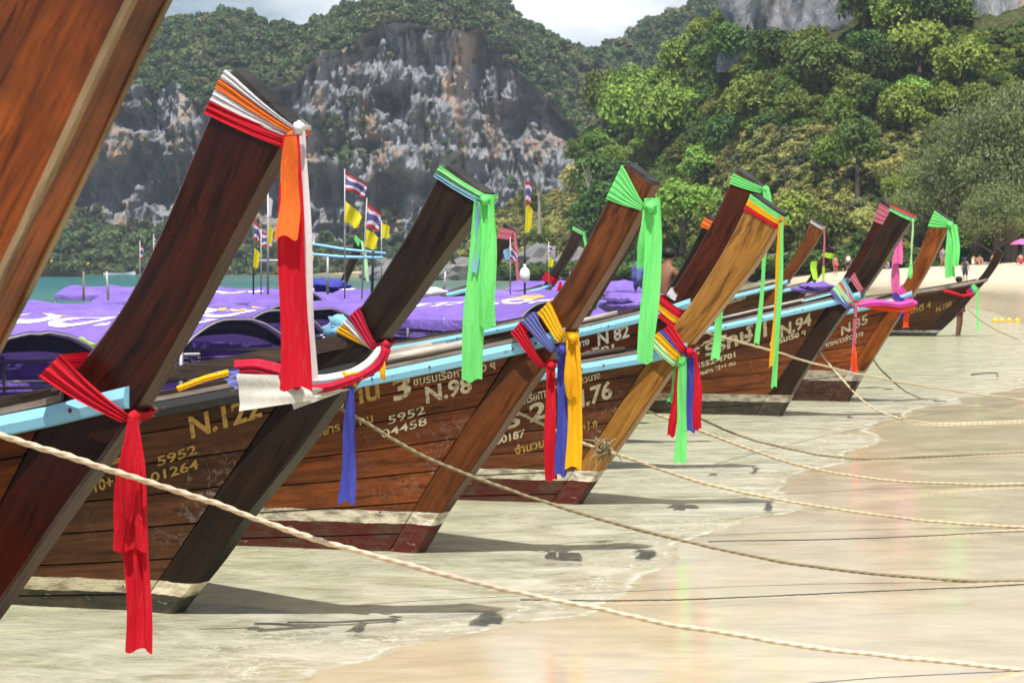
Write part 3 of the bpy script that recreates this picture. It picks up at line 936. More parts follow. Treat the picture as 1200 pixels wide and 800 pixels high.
def boulder(x, y, w_, h_, Y, seed, label):
    rg = random.Random(seed)
    n, m = 14, 9
    mb = MB(); P = []
    for i in range(n):
        for j in range(m):
            a = 2 * math.pi * i / n; b = math.pi * (j / (m - 1)) - math.pi / 2
            d = Vector((math.cos(a) * math.cos(b), math.sin(a) * math.cos(b), math.sin(b)))
            k = .8 + .45 * mnoise.noise(d * 1.7 + Vector((seed, 0, 0))) + .15 * mnoise.noise(d * 5 + Vector((seed, 3, 0)))
            P.append(Vector((d.x * w_, d.y * w_ * .8, d.z * h_)) * k)
    mb.grid(P, n, m, None, 0, True)
    o = mb.build('boulder', BOULDER)
    o.location = at(x, y, Y)
    tag(o, label, 'boulder', 'boulders at the foot of the headland')
BOULDER = m_plain('boulder_rock', (.17, .17, .17), .9, .15, 0, .6, .8)
for i, (x, y, w_, h_, Y, lab) in enumerate((
    (455, 318, 4.2, 2.6, 290, 'broad grey boulder just left of the near-black N.122 prow'), (438, 322, 2.6, 1.6, 288, 'low grey boulder at the left end of the boulder row'),
    (490, 322, 3.4, 1.5, 296, 'flat grey boulder right behind the edge of the near-black N.122 prow'), (520, 322, 3.2, 1.8, 300, 'grey boulder between the N.122 prow and its green scarf'),
    (548, 318, 3.5, 2.6, 300, 'grey boulder behind the green scarf of the N.122 prow'), (588, 320, 4.0, 2.2, 292, 'grey boulder behind the prow with the rose-pink cap'),
    (628, 312, 4.6, 4.2, 286, 'largest pale grey boulder, right of the tall flag mast'), (655, 318, 3.2, 2.4, 284, 'grey boulder behind the small dark curved prow'),
    (680, 314, 3.6, 3.0, 276, 'grey boulder at the edge of the chestnut prow'), (705, 318, 3.0, 2.2, 268, 'grey boulder just right of the chestnut prow'),
    (760, 318, 2.6, 1.8, 250, 'grey boulder behind the hanging green scarf of the chestnut prow'), (915, 312, 2.4, 1.8, 204, 'grey boulder left of the tan prow'),
    (885, 312, 2.8, 2.0, 210, 'grey boulder behind the golden prow'))):
    boulder(x, y, w_, h_, Y, 40 + i, lab)
# ------------------------------------------------------------------ boats
M = {
 'purple': m_canvas('purple_canvas', (.17, .10, .41)),
 'navy': m_cloth('navy_canvas', (.035, .04, .10), .15),
 'steel': m_plain('grey_steel', (.36, .36, .36), .45, .5, .3, 20, .5),
 'darksteel': m_plain('dark_steel', (.05, .055, .06), .5, .5, .2, 20, .5),
 'bluepaint': m_paint('light_blue_paint', (.24, .55, .74), .4, -.12, (.20, .13, .08), 26),
 'skypaint': m_paint('sky_blue_paint', (.10, .40, .72), .35, .05),
 'blackpaint': m_paint('black_tar', (.018, .018, .020), .5, .1),
 'rust': m_plain('rust', (.12, .05, .025), .8, .2, 0, 30, .5),
 'endgrain': m_wood('dark_end_grain', (.055, .05, .05), (.02, .018, .018), .7),
 'grey_timber': m_wood('weathered_timber', (.36, .30, .25), (.14, .11, .09), .75, None, 0, 1.2),
 'dark_timber': m_wood('dark_timber', (.07, .045, .03), (.022, .015, .012), .55),
 'deck': m_wood('deck_timber', (.20, .115, .06), (.08, .045, .028), .7),
 'cream': m_letter('cream_paint', (.66, .56, .37), .75),
 'white': m_letter('white_paint', (.80, .77, .70), .6),
 'gold': m_letter('gold_paint', (.50, .30, .075), .85),
 'whitetarp': m_letter('white_print', (.85, .85, .88), .0),
 'yellowtarp': m_letter('yellow_print', (.85, .48, .02), .0),
 'bamboo': m_wood('grey_pole', (.50, .46, .40), (.22, .19, .16), .7, None, 0, .8),
}
C = {k: m_cloth('cloth_' + k, v) for k, v in {
 'red': (.62, .006, .022), 'crimson': (.52, .012, .045), 'orange': (.92, .20, .03), 'white': (.80, .79, .82), 'offwhite': (.66, .64, .58), 'green': (.20, .82, .22), 'pale_green': (.50, .86, .45),
 'blue': (.065, .075, .42), 'violet': (.16, .18, .48), 'yellow': (.92, .48, .006), 'pink': (.80, .16, .40), 'rose': (.60, .16, .22), 'magenta': (.80, .10, .45), 'sky': (.28, .56, .74),
 'lime': (.45, .78, .06), 'vermilion': (.88, .09, .02), 'flag_yellow': (.80, .72, .03)}.items()}

MARK = [(.18, (.085, .012, .010)), (.262, (.74, .68, .53))]

class Boat:
    def __init__(s, name, label, origin, theta, w_, front, rear, zbow, stem, hull, rail='bluepaint', zmid=.62, canopy=None, beam=1.0, group='longtail boats', planks=8, tw=1.0, length=9.6):
        s.O = Vector((origin[0], origin[1], 0)); s.th = R(theta); s.w = w_
        s.d = Vector((math.cos(s.th), -math.sin(s.th), 0)); s.l = Vector((math.sin(s.th), math.cos(s.th), 0))
        s.zbow, s.zmid, s.beam, s.Lh = zbow, zmid, beam, length
        s.root = empty(name, s.O, -s.th)
        tag(s.root, label, 'boat', group)
        fr = [s.loc(*q) for q in front] if front and not isinstance(front[0], Vector) else front
        re = [s.loc(*q) for q in rear] if rear and not isinstance(rear[0], Vector) else rear
        s.front, s.rear = s.curve(fr), s.curve(re)
        s.stem(stem, tw)
        s.hull(hull, rail, planks)
        if canopy: s.canopy(*canopy)
    def loc(s, px, py, ly=None):
        """pixel -> (x, z) in the boat's frame on the upright plane y = ly (default: the near face of the stem)"""
        ly = -s.w / 2 if ly is None else ly
        r = Vector(((px - 600) / FPX, 1, (315 - py) / FPX))
        t = (ly + s.O.dot(s.l)) / r.dot(s.l)
        p = Vector((0, 0, EYE)) + r * t
        return Vector(((p - s.O).dot(s.d), ly, p.z))
    def W(s, p):
        return s.O + s.d * p[0] + s.l * p[1] + Vector((0, 0, p[2]))
    def curve(s, pts):
        pts = sorted([(p[0], p[2]) for p in pts], key=lambda q: q[1])
        (x0, z0), (x1, z1) = pts[0], pts[1]
        if len(pts) > 2: x1, z1 = pts[2] if (pts[2][1] - z0) < .6 else pts[1]
        if z0 > -.4:
            k = (x1 - x0) / max(z1 - z0, .05)
            pts = [(x0 + k * (-.42 - z0), -.42)] + pts
        c = resample(pts, 40)
        return smoothed(c, 3)
    def xr(s, z): return float(np.interp(z, s.rear[:, 1], s.rear[:, 0]))
    def xf(s, z): return float(np.interp(z, s.front[:, 1], s.front[:, 0]))
    def stem(s, mat, tw):
        mb = MB(); n = 40
        P, uv = [], []
        acc = 0
        for i in range(n):
            f, r = s.front[i], s.rear[i]
            if i: acc += math.hypot(*(f - s.front[i - 1]))
            hw = s.w / 2 * (1 + (tw - 1) * i / n)
            dirv = (f - r); ln = np.hypot(*dirv); dirv = dirv / ln
            bv = .012
            wob = (vnoise(i * .35, s.O.x, 3) - .5) * .010
            ring = [(0, -hw + bv), (bv, -hw), (ln * .5, -hw - .002), (ln - bv, -hw), (ln + wob, -hw + bv), (ln + wob, hw - bv), (ln - bv, hw), (ln * .5, hw), (bv, hw), (0, hw - bv)]
            cu = [0, bv, ln * .5, ln - bv, ln, ln + s.w, ln + s.w, ln * 1.5, ln * 2, ln * 2 + s.w]
            for (q, y), c_ in zip(ring, cu):
                P.append((r[0] + dirv[0] * q, y, r[1] + dirv[1] * q)); uv.append((acc, c_))
        m = 10
        fs = []
        for i in range(n - 1):
            for k in range(m):
                k2 = (k + 1) % m
                fs.append((i * m + k, i * m + k2, (i + 1) * m + k2, (i + 1) * m + k))
        mb.add(P, fs, uv)
        o = mb.build('stem', mat, s.root)
        # the sawn end of the prow
        cb = MB()
        top = [Vector(P[(n - 1) * m + k]) for k in range(m)]
        up = Vector((s.front[-1][0] - s.front[-3][0], 0, s.front[-1][1] - s.front[-3][1])).normalized()
        c = sum(top, Vector()) / m
        ring2 = [c + (q - c) * .94 + up * .022 for q in top]
        cb.add(top + ring2, [(k, (k + 1) % m, m + (k + 1) % m, m + k) for k in range(m)] + [tuple(range(m, 2 * m))])
        cb.build('prow_end', M['endgrain'], o)
        s.stem_ob = o
    # hull surface -------------------------------------------------------
    def g(s, q):
        q = max(q, 0)
        return 1 - (1 - q / 4.8) ** 2.1 if q < 4.8 else 1 - .28 * ((q - 4.8) / (s.Lh - 4.8)) ** 2
    def zg(s, q):
        z = s.zmid + (s.zbow - s.zmid) * max(0, 1 - q / 4.8) ** 1.9
        if q < 0: z = s.zbow - (s.zbow - s.zmid) * 1.9 / 4.8 * q
        if q > 5: z += .18 * ((q - 5) / 4) ** 2
        return z
    def hb(s, q, z):
        """half breadth at distance q behind the stem, height z"""
        b = .52 + .44 * max(0, min(1, (z + .3) / 1.35)) ** .85
        return s.w / 2 - .004 + b * s.beam * s.g(q)
    ZB = -.3
    long_rail = False
    def pt(s, q, v, off=0, side=-1):
        z = s.ZB + (s.zg(q) - s.ZB) * v
        return Vector((s.xr(z) - q, side * (s.hb(q, z) + off), z))
    def on_hull(s, x, z, off=.004):
        q = s.xr(z) - x
        return Vector((x, -(s.hb(q, z) + off), z))
    def find(s, px, py):
        """hull point (x, z) seen at a pixel: walk the near side until the ray meets it"""
        ly = -.5
        for _ in range(40):
            p = s.loc(px, py, ly)
            ly = .5 * ly + .5 * s.on_hull(p.x, p.z, 0).y
        return p.x, p.z
    def hull(s, mat, rail, K):
        st = np.r_[0, np.linspace(.12, 1.0, 7), np.linspace(1.3, 4.8, 10), np.linspace(5.4, s.Lh, 7)]
        th = .022
        root = s.root
        for side in (-1, 1):
            for k in range(K):
                v0, v1 = k / K, (k + 1) / K
                mb = MB(); P, uv = [], []
                for q in st:
                    gap = .0045 / max(.3, s.zg(q) - s.ZB)
                    jj = .0016 * math.sin(k * 2.1 + q * 1.3)
                    for v, off in ((v0 + gap, -th), (v0 + gap, jj), ((v0 + v1) / 2, jj + .001), (v1 - gap, jj), (v1 - gap, -th)):
                        P.append(s.pt(q, v, off, side))
                        uv.append((q, v * 1.6))
                mb.grid(P, len(st), 5, uv, 0, False, side > 0)
                mb.build('plank', mat, root)
            # blue rub rail and weathered capping
            for nm, mt, sec, q0 in (('rub_rail', M[rail], [(.002, -.085), (.030, -.080), (.040, -.045), (.030, -.008), (.002, -.004)], -.30),
                                    ('capping', M['grey_timber'], [(.020, -.002), (.022, .022), (-.075, .026), (-.078, -.002)], -.05),
                                    ('inner_rail', M['dark_timber'], [(-.085, -.05), (-.083, .05), (-.125, .055), (-.13, -.05)], .0)):
                mb = MB(); P, uv = [], []
                qs = [q0] + [q for q in st if q > q0 + .05]
                for q in qs:
                    z = s.zg(q)
                    x = s.xr(z) - q
                    if q < 0 and not s.long_rail: x = min(x, s.xf(z) - .035)
                    y = s.hb(q, z)
                    for oy, oz in sec:
                        P.append((x, side * max(y + oy, s.w / 2 + .001 if q < .5 else 0), z + oz)); uv.append((q, oy + oz))
                mm = len(sec)
                mb.grid(P, len(qs), mm, uv, 0, False, side > 0)
                if nm != 'rub_rail' or True:
                    mb.f += [list(range(mm)), list(range((len(qs) - 1) * mm, len(qs) * mm))]; mb.mi += [0, 0]
                    # back face
                    for i in range(len(qs) - 1):
                        mb.f.append([i * mm, i * mm + mm - 1, (i + 1) * mm + mm - 1, (i + 1) * mm]); mb.mi.append(0)
                mb.build(nm, mt, root)
        # dark lining seen through the seams and inside
        mb = MB(); P = []
        for q in st:
            for side, v in ((-1, 1), (-1, .66), (-1, .33), (-1, 0), (1, 0), (1, .33), (1, .66), (1, 1)):
                P.append(s.pt(q, v, -th * .9, side))
        mb.grid(P, len(st), 8, [(p[0], p[2]) for p in P])
        n8 = (len(st) - 1) * 8
        mb.f.append(list(range(n8, n8 + 8))); mb.mi.append(0)
        mb.build('hull_lining', M['dark_timber'], root)
        # foredeck boards
        nb = 7
        for k in range(nb):
            mb = MB()
            q0, q1 = .35 + k * .34, .35 + (k + 1) * .34 - .015
            P = []
            for q in (q0, q1):
                z = s.zg(q) - .13
                x = s.xr(z) - q; y = s.hb(q, z) - .05
                P += [(x, -y, z), (x, y, z), (x, y, z - .03), (x, -y, z - .03)]
            mb.add(P, [(0, 1, 5, 4), (1, 2, 6, 5), (2, 3, 7, 6), (3, 0, 4, 7), (0, 3, 2, 1), (4, 5, 6, 7)], [(p[1], p[0]) for p in P])
            mb.build('deck_board', M['deck'], root)
        mb = MB(); P = []
        for q in (2.7, 4, 5.5, 7, s.Lh - .1):
            z = .28
            x = s.xr(z) - q; y = s.hb(q, z) - .03
            P += [(x, -y, z), (x, y, z)]
        mb.grid(P, 5, 2); mb.build('floor_boards', M['deck'], root)
        # rail bolts
        mb = MB()
        for side in (-1, 1):
            q = -.1
            while q < 4:
                z = s.zg(q); x = s.xr(z) - q
                y = max(s.hb(q, z), s.w / 2) + .037
                mb.blob((x, side * y, z - .045), (.010, .006, .010), 6, 4)
                q += .23 + .14 * math.sin(q * 17 + s.O.x)
        tag(mb.build('rail_bolts', M['rust'], root), kind='stuff')
    def nails(s):
        mb = MB(); rg = random.Random(int(s.O.y * 50))
        K = 8
        for i in range(9):
            q = .18 + i * .42
            for k in range(2, K):
                for dv in (.25, .75):
                    if rg.random() < .2: continue
                    p = s.pt(q + rg.uniform(-.03, .03), (k + dv) / K, .0015)
                    r = rg.uniform(.004, .0075)
                    ring = [p + Vector((math.cos(a) * r, 0, math.sin(a) * r)) for a in (0, 1.05, 2.09, 3.14, 4.19, 5.24)]
                    ring = [Vector((g.x, s.on_hull(g.x, g.z, .0028).y, g.z)) for g in ring]
                    mb.add(ring, [(0, 1, 2, 3, 4, 5)])
        tag(mb.build('nail_heads', M['blackpaint'], s.root), kind='stuff')
    def canopy(s, q0, q1, ze, zc, texts=(), side_tarp=True, roofmat='purple', frontmat='navy'):
        root = s.root
        x0, x1 = -q0, -q1
        yr = s.beam * .80
        nu, nv = 41, 17
        sag = lambda a: .075 * abs(math.sin(a * math.pi * 4)) ** .7
        def rp(a, b, off=0):
            """roof point; a along, b -1..1 across"""
            y = b * yr
            z = ze + (zc - ze) * (1 - abs(b) ** 2.2) - sag(a) * (1 - b * b) * .6 + (float(fbm(np.float64(a * 14 + s.O.x), np.float64(b * 4), 3, 7)) - .5) * .035 * (1 - b ** 4)
            return Vector((x0 + (x1 - x0) * a, y, z + off))
        s.rp = rp
        mb = MB(); P = []
        for i in range(nu):
            for j in range(nv):
                P.append(rp(i / (nu - 1), j / (nv - 1) * 2 - 1))
        mb.grid(P, nu, nv, [(p[0], p[1]) for p in P])
        roof = mb.build('canopy_roof', M[roofmat], root, True)
        for sd in (-1, 1):
            mb = MB(); P = []
            for i in range(41):
                a = i / 40
                e = rp(a, sd)
                wv = .012 * math.sin(a * 60) + .008 * math.sin(a * 23 + 1)
                P += [e + Vector((0, sd * .003, 0)), e + Vector((0, sd * (.02 + wv), -.06)), e + Vector((0, sd * (.015 + wv * 1.4), -.13 - .012 * math.sin(a * 31)))]
            mb.grid(P, 41, 3, [(p[0], p[2]) for p in P]); mb.build('valance', M[roofmat], roof, True)
        for a in (0, .25, .5, .75, 1):
            mb = MB()
            mb.tube([rp(a, -1 + 2 * j / 16, -.018) for j in range(17)], .011, 6)
            mb.build('roof_hoop', M['steel'], roof, True)
            for sd in (-1, 1):
                e = rp(a, sd * .96)
                q = -e.x
                mb = MB()
                mb.tube([(e.x, sd * (s.hb(q, s.zg(q)) - .06), s.zg(q) - .1), (e.x, e.y, e.z)], .018, 7)
                mb.build('canopy_post', M['steel'], root, True)
        for sd in (-1, 1):
            for zz, mt in ((.40, 'steel'), (.20, 'steel')):
                mb = MB()
                mb.tube([(x0 + .15, sd * yr * .9, s.zg(q0) + zz + .02), (x0 + (x1 - x0) * .5, sd * yr * .9, s.zg((q0 + q1) / 2) + zz), (x1, sd * yr * .9, s.zg(q1) + zz)], .014, 6)
                mb.build('side_rail', M[mt], root, True)
            if side_tarp:
                mb = MB(); P = []
                for i in range(25):
                    a = i / 24; x = x0 + (x1 - x0) * a
                    zt = s.zg(-x) + .21; zb_ = s.zg(-x) - .02
                    wv = .012 * math.sin(a * 47)
                    P += [(x, sd * (yr * .9 + .02), zt), (x, sd * (yr * .9 + .025 + wv), (zt + zb_) / 2), (x, sd * (yr * .9 + .02), zb_)]
                mb.grid(P, 25, 3, [(p[0], p[2]) for p in P]); mb.build('side_tarp', M[roofmat], root, True)
        # dark gable cloth under the front hoop
        mb = MB(); P = []
        for j in range(13):
            b = -1 + 2 * j / 12
            e = rp(.015, b, -.012)
            P += [e, Vector((e.x - .10, e.y, ze - .01 + (e.z - ze) * .5))]
        mb.grid(P, 13, 2); mb.build('gable_cloth', M[frontmat], roof)
        # seats and clutter under the roof
        for k in range(3):
            q = q0 + .5 + k * 1.1
            mb = MB(); z = .62
            mb.box((-q, 0, z), (.14, s.beam * .85, .018)); mb.build('thwart', M['deck'], root)
        for (txt, a0, b0, size, mt) in texts:
            V2, F2, wd = glyphs(txt, .03)
            mb = MB()
            vs = []
            for (x, y) in V2:
                a = a0 + (x * size) / (q1 - q0); b = b0 + y * size / yr
                p = rp(min(max(a, 0), 1), max(-1, min(1, b)), .006)
                vs.append(p)
            mb.add(vs, F2)
            mb.build('roof_lettering', M[mt], roof)
    def text(s, txt, p0, p1, cap, mat='cream', bold=.03):
        """paint txt on the near side; baseline from pixel p0 to p1, capitals cap pixels high"""
        V2, F2, wd = glyphs(txt, bold)
        x0, z0 = s.find(*p0); x1, z1 = s.find(*p1)
        xm, zm = s.find((p0[0] + p1[0]) / 2, (p0[1] + p1[1]) / 2 - cap)
        hgt = zm - (z0 + z1) / 2
        vs = []
        for (x, y) in V2:
            a = x / wd
            vs.append(s.on_hull(x0 + (x1 - x0) * a + y * hgt * .06, z0 + (z1 - z0) * a + y * hgt, .0055))
        mb = MB(); mb.add(vs, F2, [(v[0], v[2]) for v in vs])
        return mb.build('lettering', M[mat], s.root)

_gl = {}
def glyphs(txt, bold=.03):
    """filled outlines of a line of text; capitals are 1 high, the line wd long"""
    key = (txt, bold)
    if key in _gl: return _gl[key]
    def raw(t_, b):
        cu = bpy.data.curves.new('t', 'FONT'); cu.body = t_; cu.offset = b; cu.resolution_u = 3
        ob = bpy.data.objects.new('t', cu); COL.objects.link(ob)
        bpy.context.view_layer.update()
        dg = bpy.context.evaluated_depsgraph_get()
        me = ob.evaluated_get(dg).to_mesh()
        V = [(v.co.x, v.co.y) for v in me.vertices]; Fc = [tuple(p.vertices) for p in me.polygons]
        ob.evaluated_get(dg).to_mesh_clear()
        bpy.data.objects.remove(ob); bpy.data.curves.remove(cu)
        return V, Fc
    V, Fc = raw(txt, bold)
    k = .73
    V = [(x / k, y / k) for x, y in V]
    mx = min(v[0] for v in V)
    V = [(x - mx, y) for x, y in V]
    _gl[key] = (V, Fc, max(v[0] for v in V))
    return _gl[key]
# ---- the row of boats; outlines are (pixel) traces laid on each boat's own upright centre plane
def wood_pair(tag_, hl, hd, sl, sd, scuff=.0, bands=MARK, hr=.45, sr=.4, svar=0.0, old=.35):
    return (m_wood('stem_' + tag_, sl, sd, sr, bands, 0, .8, svar, old), m_wood('hull_' + tag_, hl, hd, hr, bands, scuff, 1.0, .55, old))
TH = 28
B = {}
# nearest boat, only its prow is in the picture
o0 = Vector((-2.48, 5.27, 0))
st, hu = wood_pair('amber', (0.2484, 0.07066, 0.01176), (0.08556, 0.01901, 0.00375), (0.23, 0.05568, 0.007125), (0.0598, 0.01248, 0.003), .35, None, .35, .25, 0, .6)
def zero_curves():
    class T: pass
    t = T(); t.O = o0; t.th = R(TH); t.w = .125
    t.d = Vector((math.cos(t.th), -math.sin(t.th), 0)); t.l = Vector((math.sin(t.th), math.cos(t.th), 0))
    f = [Boat.loc(t, *q) for q in ((232, -150), (196, -80), (152, 0), (78, 160), (0, 327), (-120, 560))]
    r = []
    for p, a in zip(f, (.44, .46, .47, .48, .49, .5)):
        r.append(Vector((p.x - a * .90, p.y, p.z + a * .42)))
    return f, r
f0, r0 = zero_curves()
B['zero'] = Boat('longtail_boat', 'amber varnished longtail prow cut by the left edge and top of the picture', o0, TH, .125, f0, r0, 1.35, st, hu)

g_ = ground(-125, 850)
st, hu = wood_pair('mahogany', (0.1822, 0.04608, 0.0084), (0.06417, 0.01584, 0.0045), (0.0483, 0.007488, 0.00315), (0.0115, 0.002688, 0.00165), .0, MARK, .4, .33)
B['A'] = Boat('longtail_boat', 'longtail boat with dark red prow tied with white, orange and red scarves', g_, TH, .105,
    [(339, 152), (321, 172), (300, 220), (272, 272), (240, 330), (205, 398), (187, 430), (168, 462), (130, 525), (92, 572), (45, 640), (-4, 712), (-75, 800), (-112, 850)],
    [(268, 84), (244, 136), (227, 172), (210, 220), (192, 260), (170, 310), (150, 350), (120, 395), (94, 422), (53, 480), (36, 516), (14, 560), (-60, 700), (-130, 800), (-165, 850)],
    1.30, st, hu)

g_ = ground(202, 716)
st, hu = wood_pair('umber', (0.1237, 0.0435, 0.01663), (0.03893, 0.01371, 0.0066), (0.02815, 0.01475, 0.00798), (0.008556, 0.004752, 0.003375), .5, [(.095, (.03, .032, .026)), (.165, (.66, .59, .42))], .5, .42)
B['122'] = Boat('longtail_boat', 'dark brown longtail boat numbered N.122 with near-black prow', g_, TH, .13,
    [(565, 231), (558, 244), (541, 265), (509, 310), (478, 353), (447, 396), (432, 414), (397, 462), (360, 513), (322, 562), (285, 606), (248, 660), (202, 716)],
    [(518, 196), (500, 226), (486, 260), (467, 290), (443, 328), (422, 363), (396, 389), (366, 416), (320, 478), (265, 560), (190, 672), (160, 715)],
    1.27, st, hu, 'blackpaint', canopy=None)

g_ = ground(490, 646)
st, hu = wood_pair('chestnut', (0.253, 0.0667, 0.01478), (0.07879, 0.02119, 0.0066), (0.1656, 0.05222, 0.01428), (0.0606, 0.01848, 0.006), .55)
B['98'] = Boat('longtail_boat', 'chestnut brown longtail boat numbered N.98 with light blue rail', g_, TH, .13,
    [(764, 217), (748, 248), (722, 301), (696, 339), (671, 381), (639, 424), (607, 468), (573, 521), (547, 558), (517, 599), (490, 646)],
    [(731, 193), (712, 232), (687, 285), (669, 319), (650, 349), (624, 380), (600, 411), (577, 448), (550, 490), (512, 549), (479, 605), (455, 646)],
    1.36, st, hu, canopy=(3.15, 7.4, 1.10, 1.36, (('SOS', .3, -.5, .3, 'whitetarp'),)))

g_ = ground(677, 590)
st, hu = wood_pair('gold', (0.183, 0.05437, 0.01617), (0.05561, 0.01869, 0.007425), (.34, .165, .034), (.19, .078, .016), .45, MARK, .45, .32, 0, .12)
B['76'] = Boat('longtail_boat', 'dark brown longtail boat numbered N.76 with golden varnished prow', g_, TH, .12,
    [(916, 254), (909, 270), (887, 306), (861, 339), (831, 377), (805, 407), (767, 461), (717, 532), (687, 573), (677, 590)],
    [(880, 229), (871, 249), (849, 292), (819, 341), (792, 379), (763, 415), (752, 431), (719, 485), (692, 525), (661, 566), (645, 590)],
    1.19, st, hu, canopy=(3.2, 7.6, 1.14, 1.40, (('GNOO', .02, -.55, .55, 'whitetarp'), ('S S', .45, .05, .5, 'yellowtarp'))))

def shaped(tip_px, base, theta, w_, ref, scale_w=1.0, sw=1.0):
    """a stem like that of boat ref, scaled so that its top lies at the pixel tip_px"""
    rf = B[ref]
    class T: pass
    t = T(); t.O = Vector((base[0], base[1], 0)); t.th = R(theta); t.w = w_
    t.d = Vector((math.cos(t.th), -math.sin(t.th), 0)); t.l = Vector((math.sin(t.th), math.cos(t.th), 0))
    q = Boat.loc(t, *tip_px)
    kx = q.x / rf.front[-1][0]; kz = q.z / rf.front[-1][1]
    f, r = [], []
    for i in range(0, 40, 3):
        a, b = rf.front[i], rf.rear[i]
        f.append(Vector((a[0] * kx, 0, a[1] * kz))); r.append(Vector(((a[0] + (b[0] - a[0]) * scale_w) * kx, 0, (a[1] + (b[1] - a[1]) * scale_w) * kz)))
    a, b = rf.front[39], rf.rear[39]
    f.append(Vector((a[0] * kx, 0, a[1] * kz))); r.append(Vector(((a[0] + (b[0] - a[0]) * scale_w) * kx, 0, (a[1] + (b[1] - a[1]) * scale_w) * kz)))
    return f, r

st, hu = wood_pair('redwood', (0.2045, 0.0435, 0.01108), (0.06952, 0.01557, 0.00495), (0.09522, 0.01966, 0.00672), (0.03208, 0.007392, 0.003375), .1)
f_, r_ = shaped((894, 223), (.64, 17.2), TH, .12, '76')
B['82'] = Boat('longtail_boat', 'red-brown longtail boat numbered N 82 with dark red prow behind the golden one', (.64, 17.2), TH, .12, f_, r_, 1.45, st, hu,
    canopy=(3.3, 7.6, 1.16, 1.42, (('COO', .05, -.5, .5, 'whitetarp'),)))
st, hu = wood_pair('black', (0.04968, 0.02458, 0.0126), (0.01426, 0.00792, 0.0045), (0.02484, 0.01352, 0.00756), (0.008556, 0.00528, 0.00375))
f_, r_ = shaped((838, 262), (.73, 19.7), TH, .10, '82', .45)
B['K'] = Boat('longtail_boat', 'longtail boat with slim black prow topped by an orange cloth', (.73, 19.7), TH, .10, f_, r_, 1.36, st, hu, canopy=(3.2, 7.6, 1.14, 1.38, (('DV', .2, -.4, .5, 'yellowtarp'),)))
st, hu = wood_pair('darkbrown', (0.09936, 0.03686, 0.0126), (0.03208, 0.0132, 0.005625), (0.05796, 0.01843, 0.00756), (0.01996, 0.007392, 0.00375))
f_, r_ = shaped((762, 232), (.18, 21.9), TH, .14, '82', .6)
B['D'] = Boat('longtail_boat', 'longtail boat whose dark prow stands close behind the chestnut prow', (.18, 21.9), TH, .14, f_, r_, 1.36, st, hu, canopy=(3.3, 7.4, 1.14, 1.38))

g_ = ground(913, 487)
st, hu = wood_pair('walnut', (0.1992, 0.05655, 0.01386), (0.06488, 0.01869, 0.0066), (0.0414, 0.02089, 0.01092), (0.01141, 0.006336, 0.004125), .25, [(.17, (.030, .030, .026)), (.26, (.42, .38, .29))], .42)
B['94'] = Boat('longtail_boat', 'walnut brown longtail boat numbered N.94 with wide near-black prow', g_, TH, .15,
    [(1069, 256), (1065, 262), (1053, 280), (1040, 300), (1025, 323), (1008, 347), (987, 368), (975, 386), (955, 416), (935, 446), (913, 487)],
    [(1045, 243), (1032, 266), (1021, 290), (1008, 312), (993, 335), (980, 346), (966, 362), (952, 386), (932, 416), (908, 450), (890, 478)],
    1.44, st, hu, canopy=(3.2, 7.6, 1.14, 1.38, (('SATUN', .15, -.5, .42, 'whitetarp'), ('CL', .05, .0, .5, 'yellowtarp'))))

g_ = ground(993, 470)
st, hu = wood_pair('honey', (0.3229, 0.08338, 0.01386), (0.1112, 0.02617, 0.005775), (0.2981, 0.08909, 0.0147), (0.1212, 0.03062, 0.00525), .1, [(.28, (.045, .014, .012)), (.42, (.45, .40, .32))], .42, .38)
B['65'] = Boat('longtail_boat', 'honey brown longtail boat numbered N.35 with bright green scarf on its prow', g_, TH, .13,
    [(1113, 260), (1108, 270), (1097, 295), (1086, 317), (1069, 345), (1052, 372), (1036, 398), (1020, 422), (1006, 446), (993, 470)],
    [(1096, 248), (1088, 266), (1079, 290), (1070, 312), (1058, 335), (1038, 364), (1022, 391), (1004, 420), (972, 470)],
    1.42, st, hu, canopy=(3.2, 7.6, 1.14, 1.38, (('WAO', .1, -.5, .45, 'whitetarp'),)))

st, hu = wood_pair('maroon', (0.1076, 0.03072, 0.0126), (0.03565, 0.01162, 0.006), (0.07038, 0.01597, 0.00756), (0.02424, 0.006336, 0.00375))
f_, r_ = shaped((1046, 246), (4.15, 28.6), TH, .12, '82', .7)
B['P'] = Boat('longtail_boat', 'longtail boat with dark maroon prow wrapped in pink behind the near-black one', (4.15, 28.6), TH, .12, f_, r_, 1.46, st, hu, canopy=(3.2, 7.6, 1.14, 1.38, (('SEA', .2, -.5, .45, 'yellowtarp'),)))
st, hu = wood_pair('tan', (0.1656, 0.0553, 0.0147), (0.05704, 0.01848, 0.006), (0.1987, 0.06144, 0.0147), (0.07843, 0.02218, 0.006))
f_, r_ = shaped((964, 268), (4.3, 37), TH, .13, '76', .85)
B['Q'] = Boat('longtail_boat', 'small far longtail boat with tan prow edged by a pale cord', (4.3, 37), TH, .13, f_, r_, 1.5, st, hu, canopy=(3.0, 7.6, 1.14, 1.38))
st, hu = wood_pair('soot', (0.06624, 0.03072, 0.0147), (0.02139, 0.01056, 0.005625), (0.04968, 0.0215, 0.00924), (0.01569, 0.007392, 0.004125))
f_, r_ = shaped((978, 294), (6.4, 47), TH, .13, '82', .8)
B['R'] = Boat('longtail_boat', 'far longtail boat with short dark prow just right of the tan prow', (6.4, 47), TH, .13, f_, r_, 1.42, st, hu, canopy=(3.0, 7.0, 1.26, 1.52))

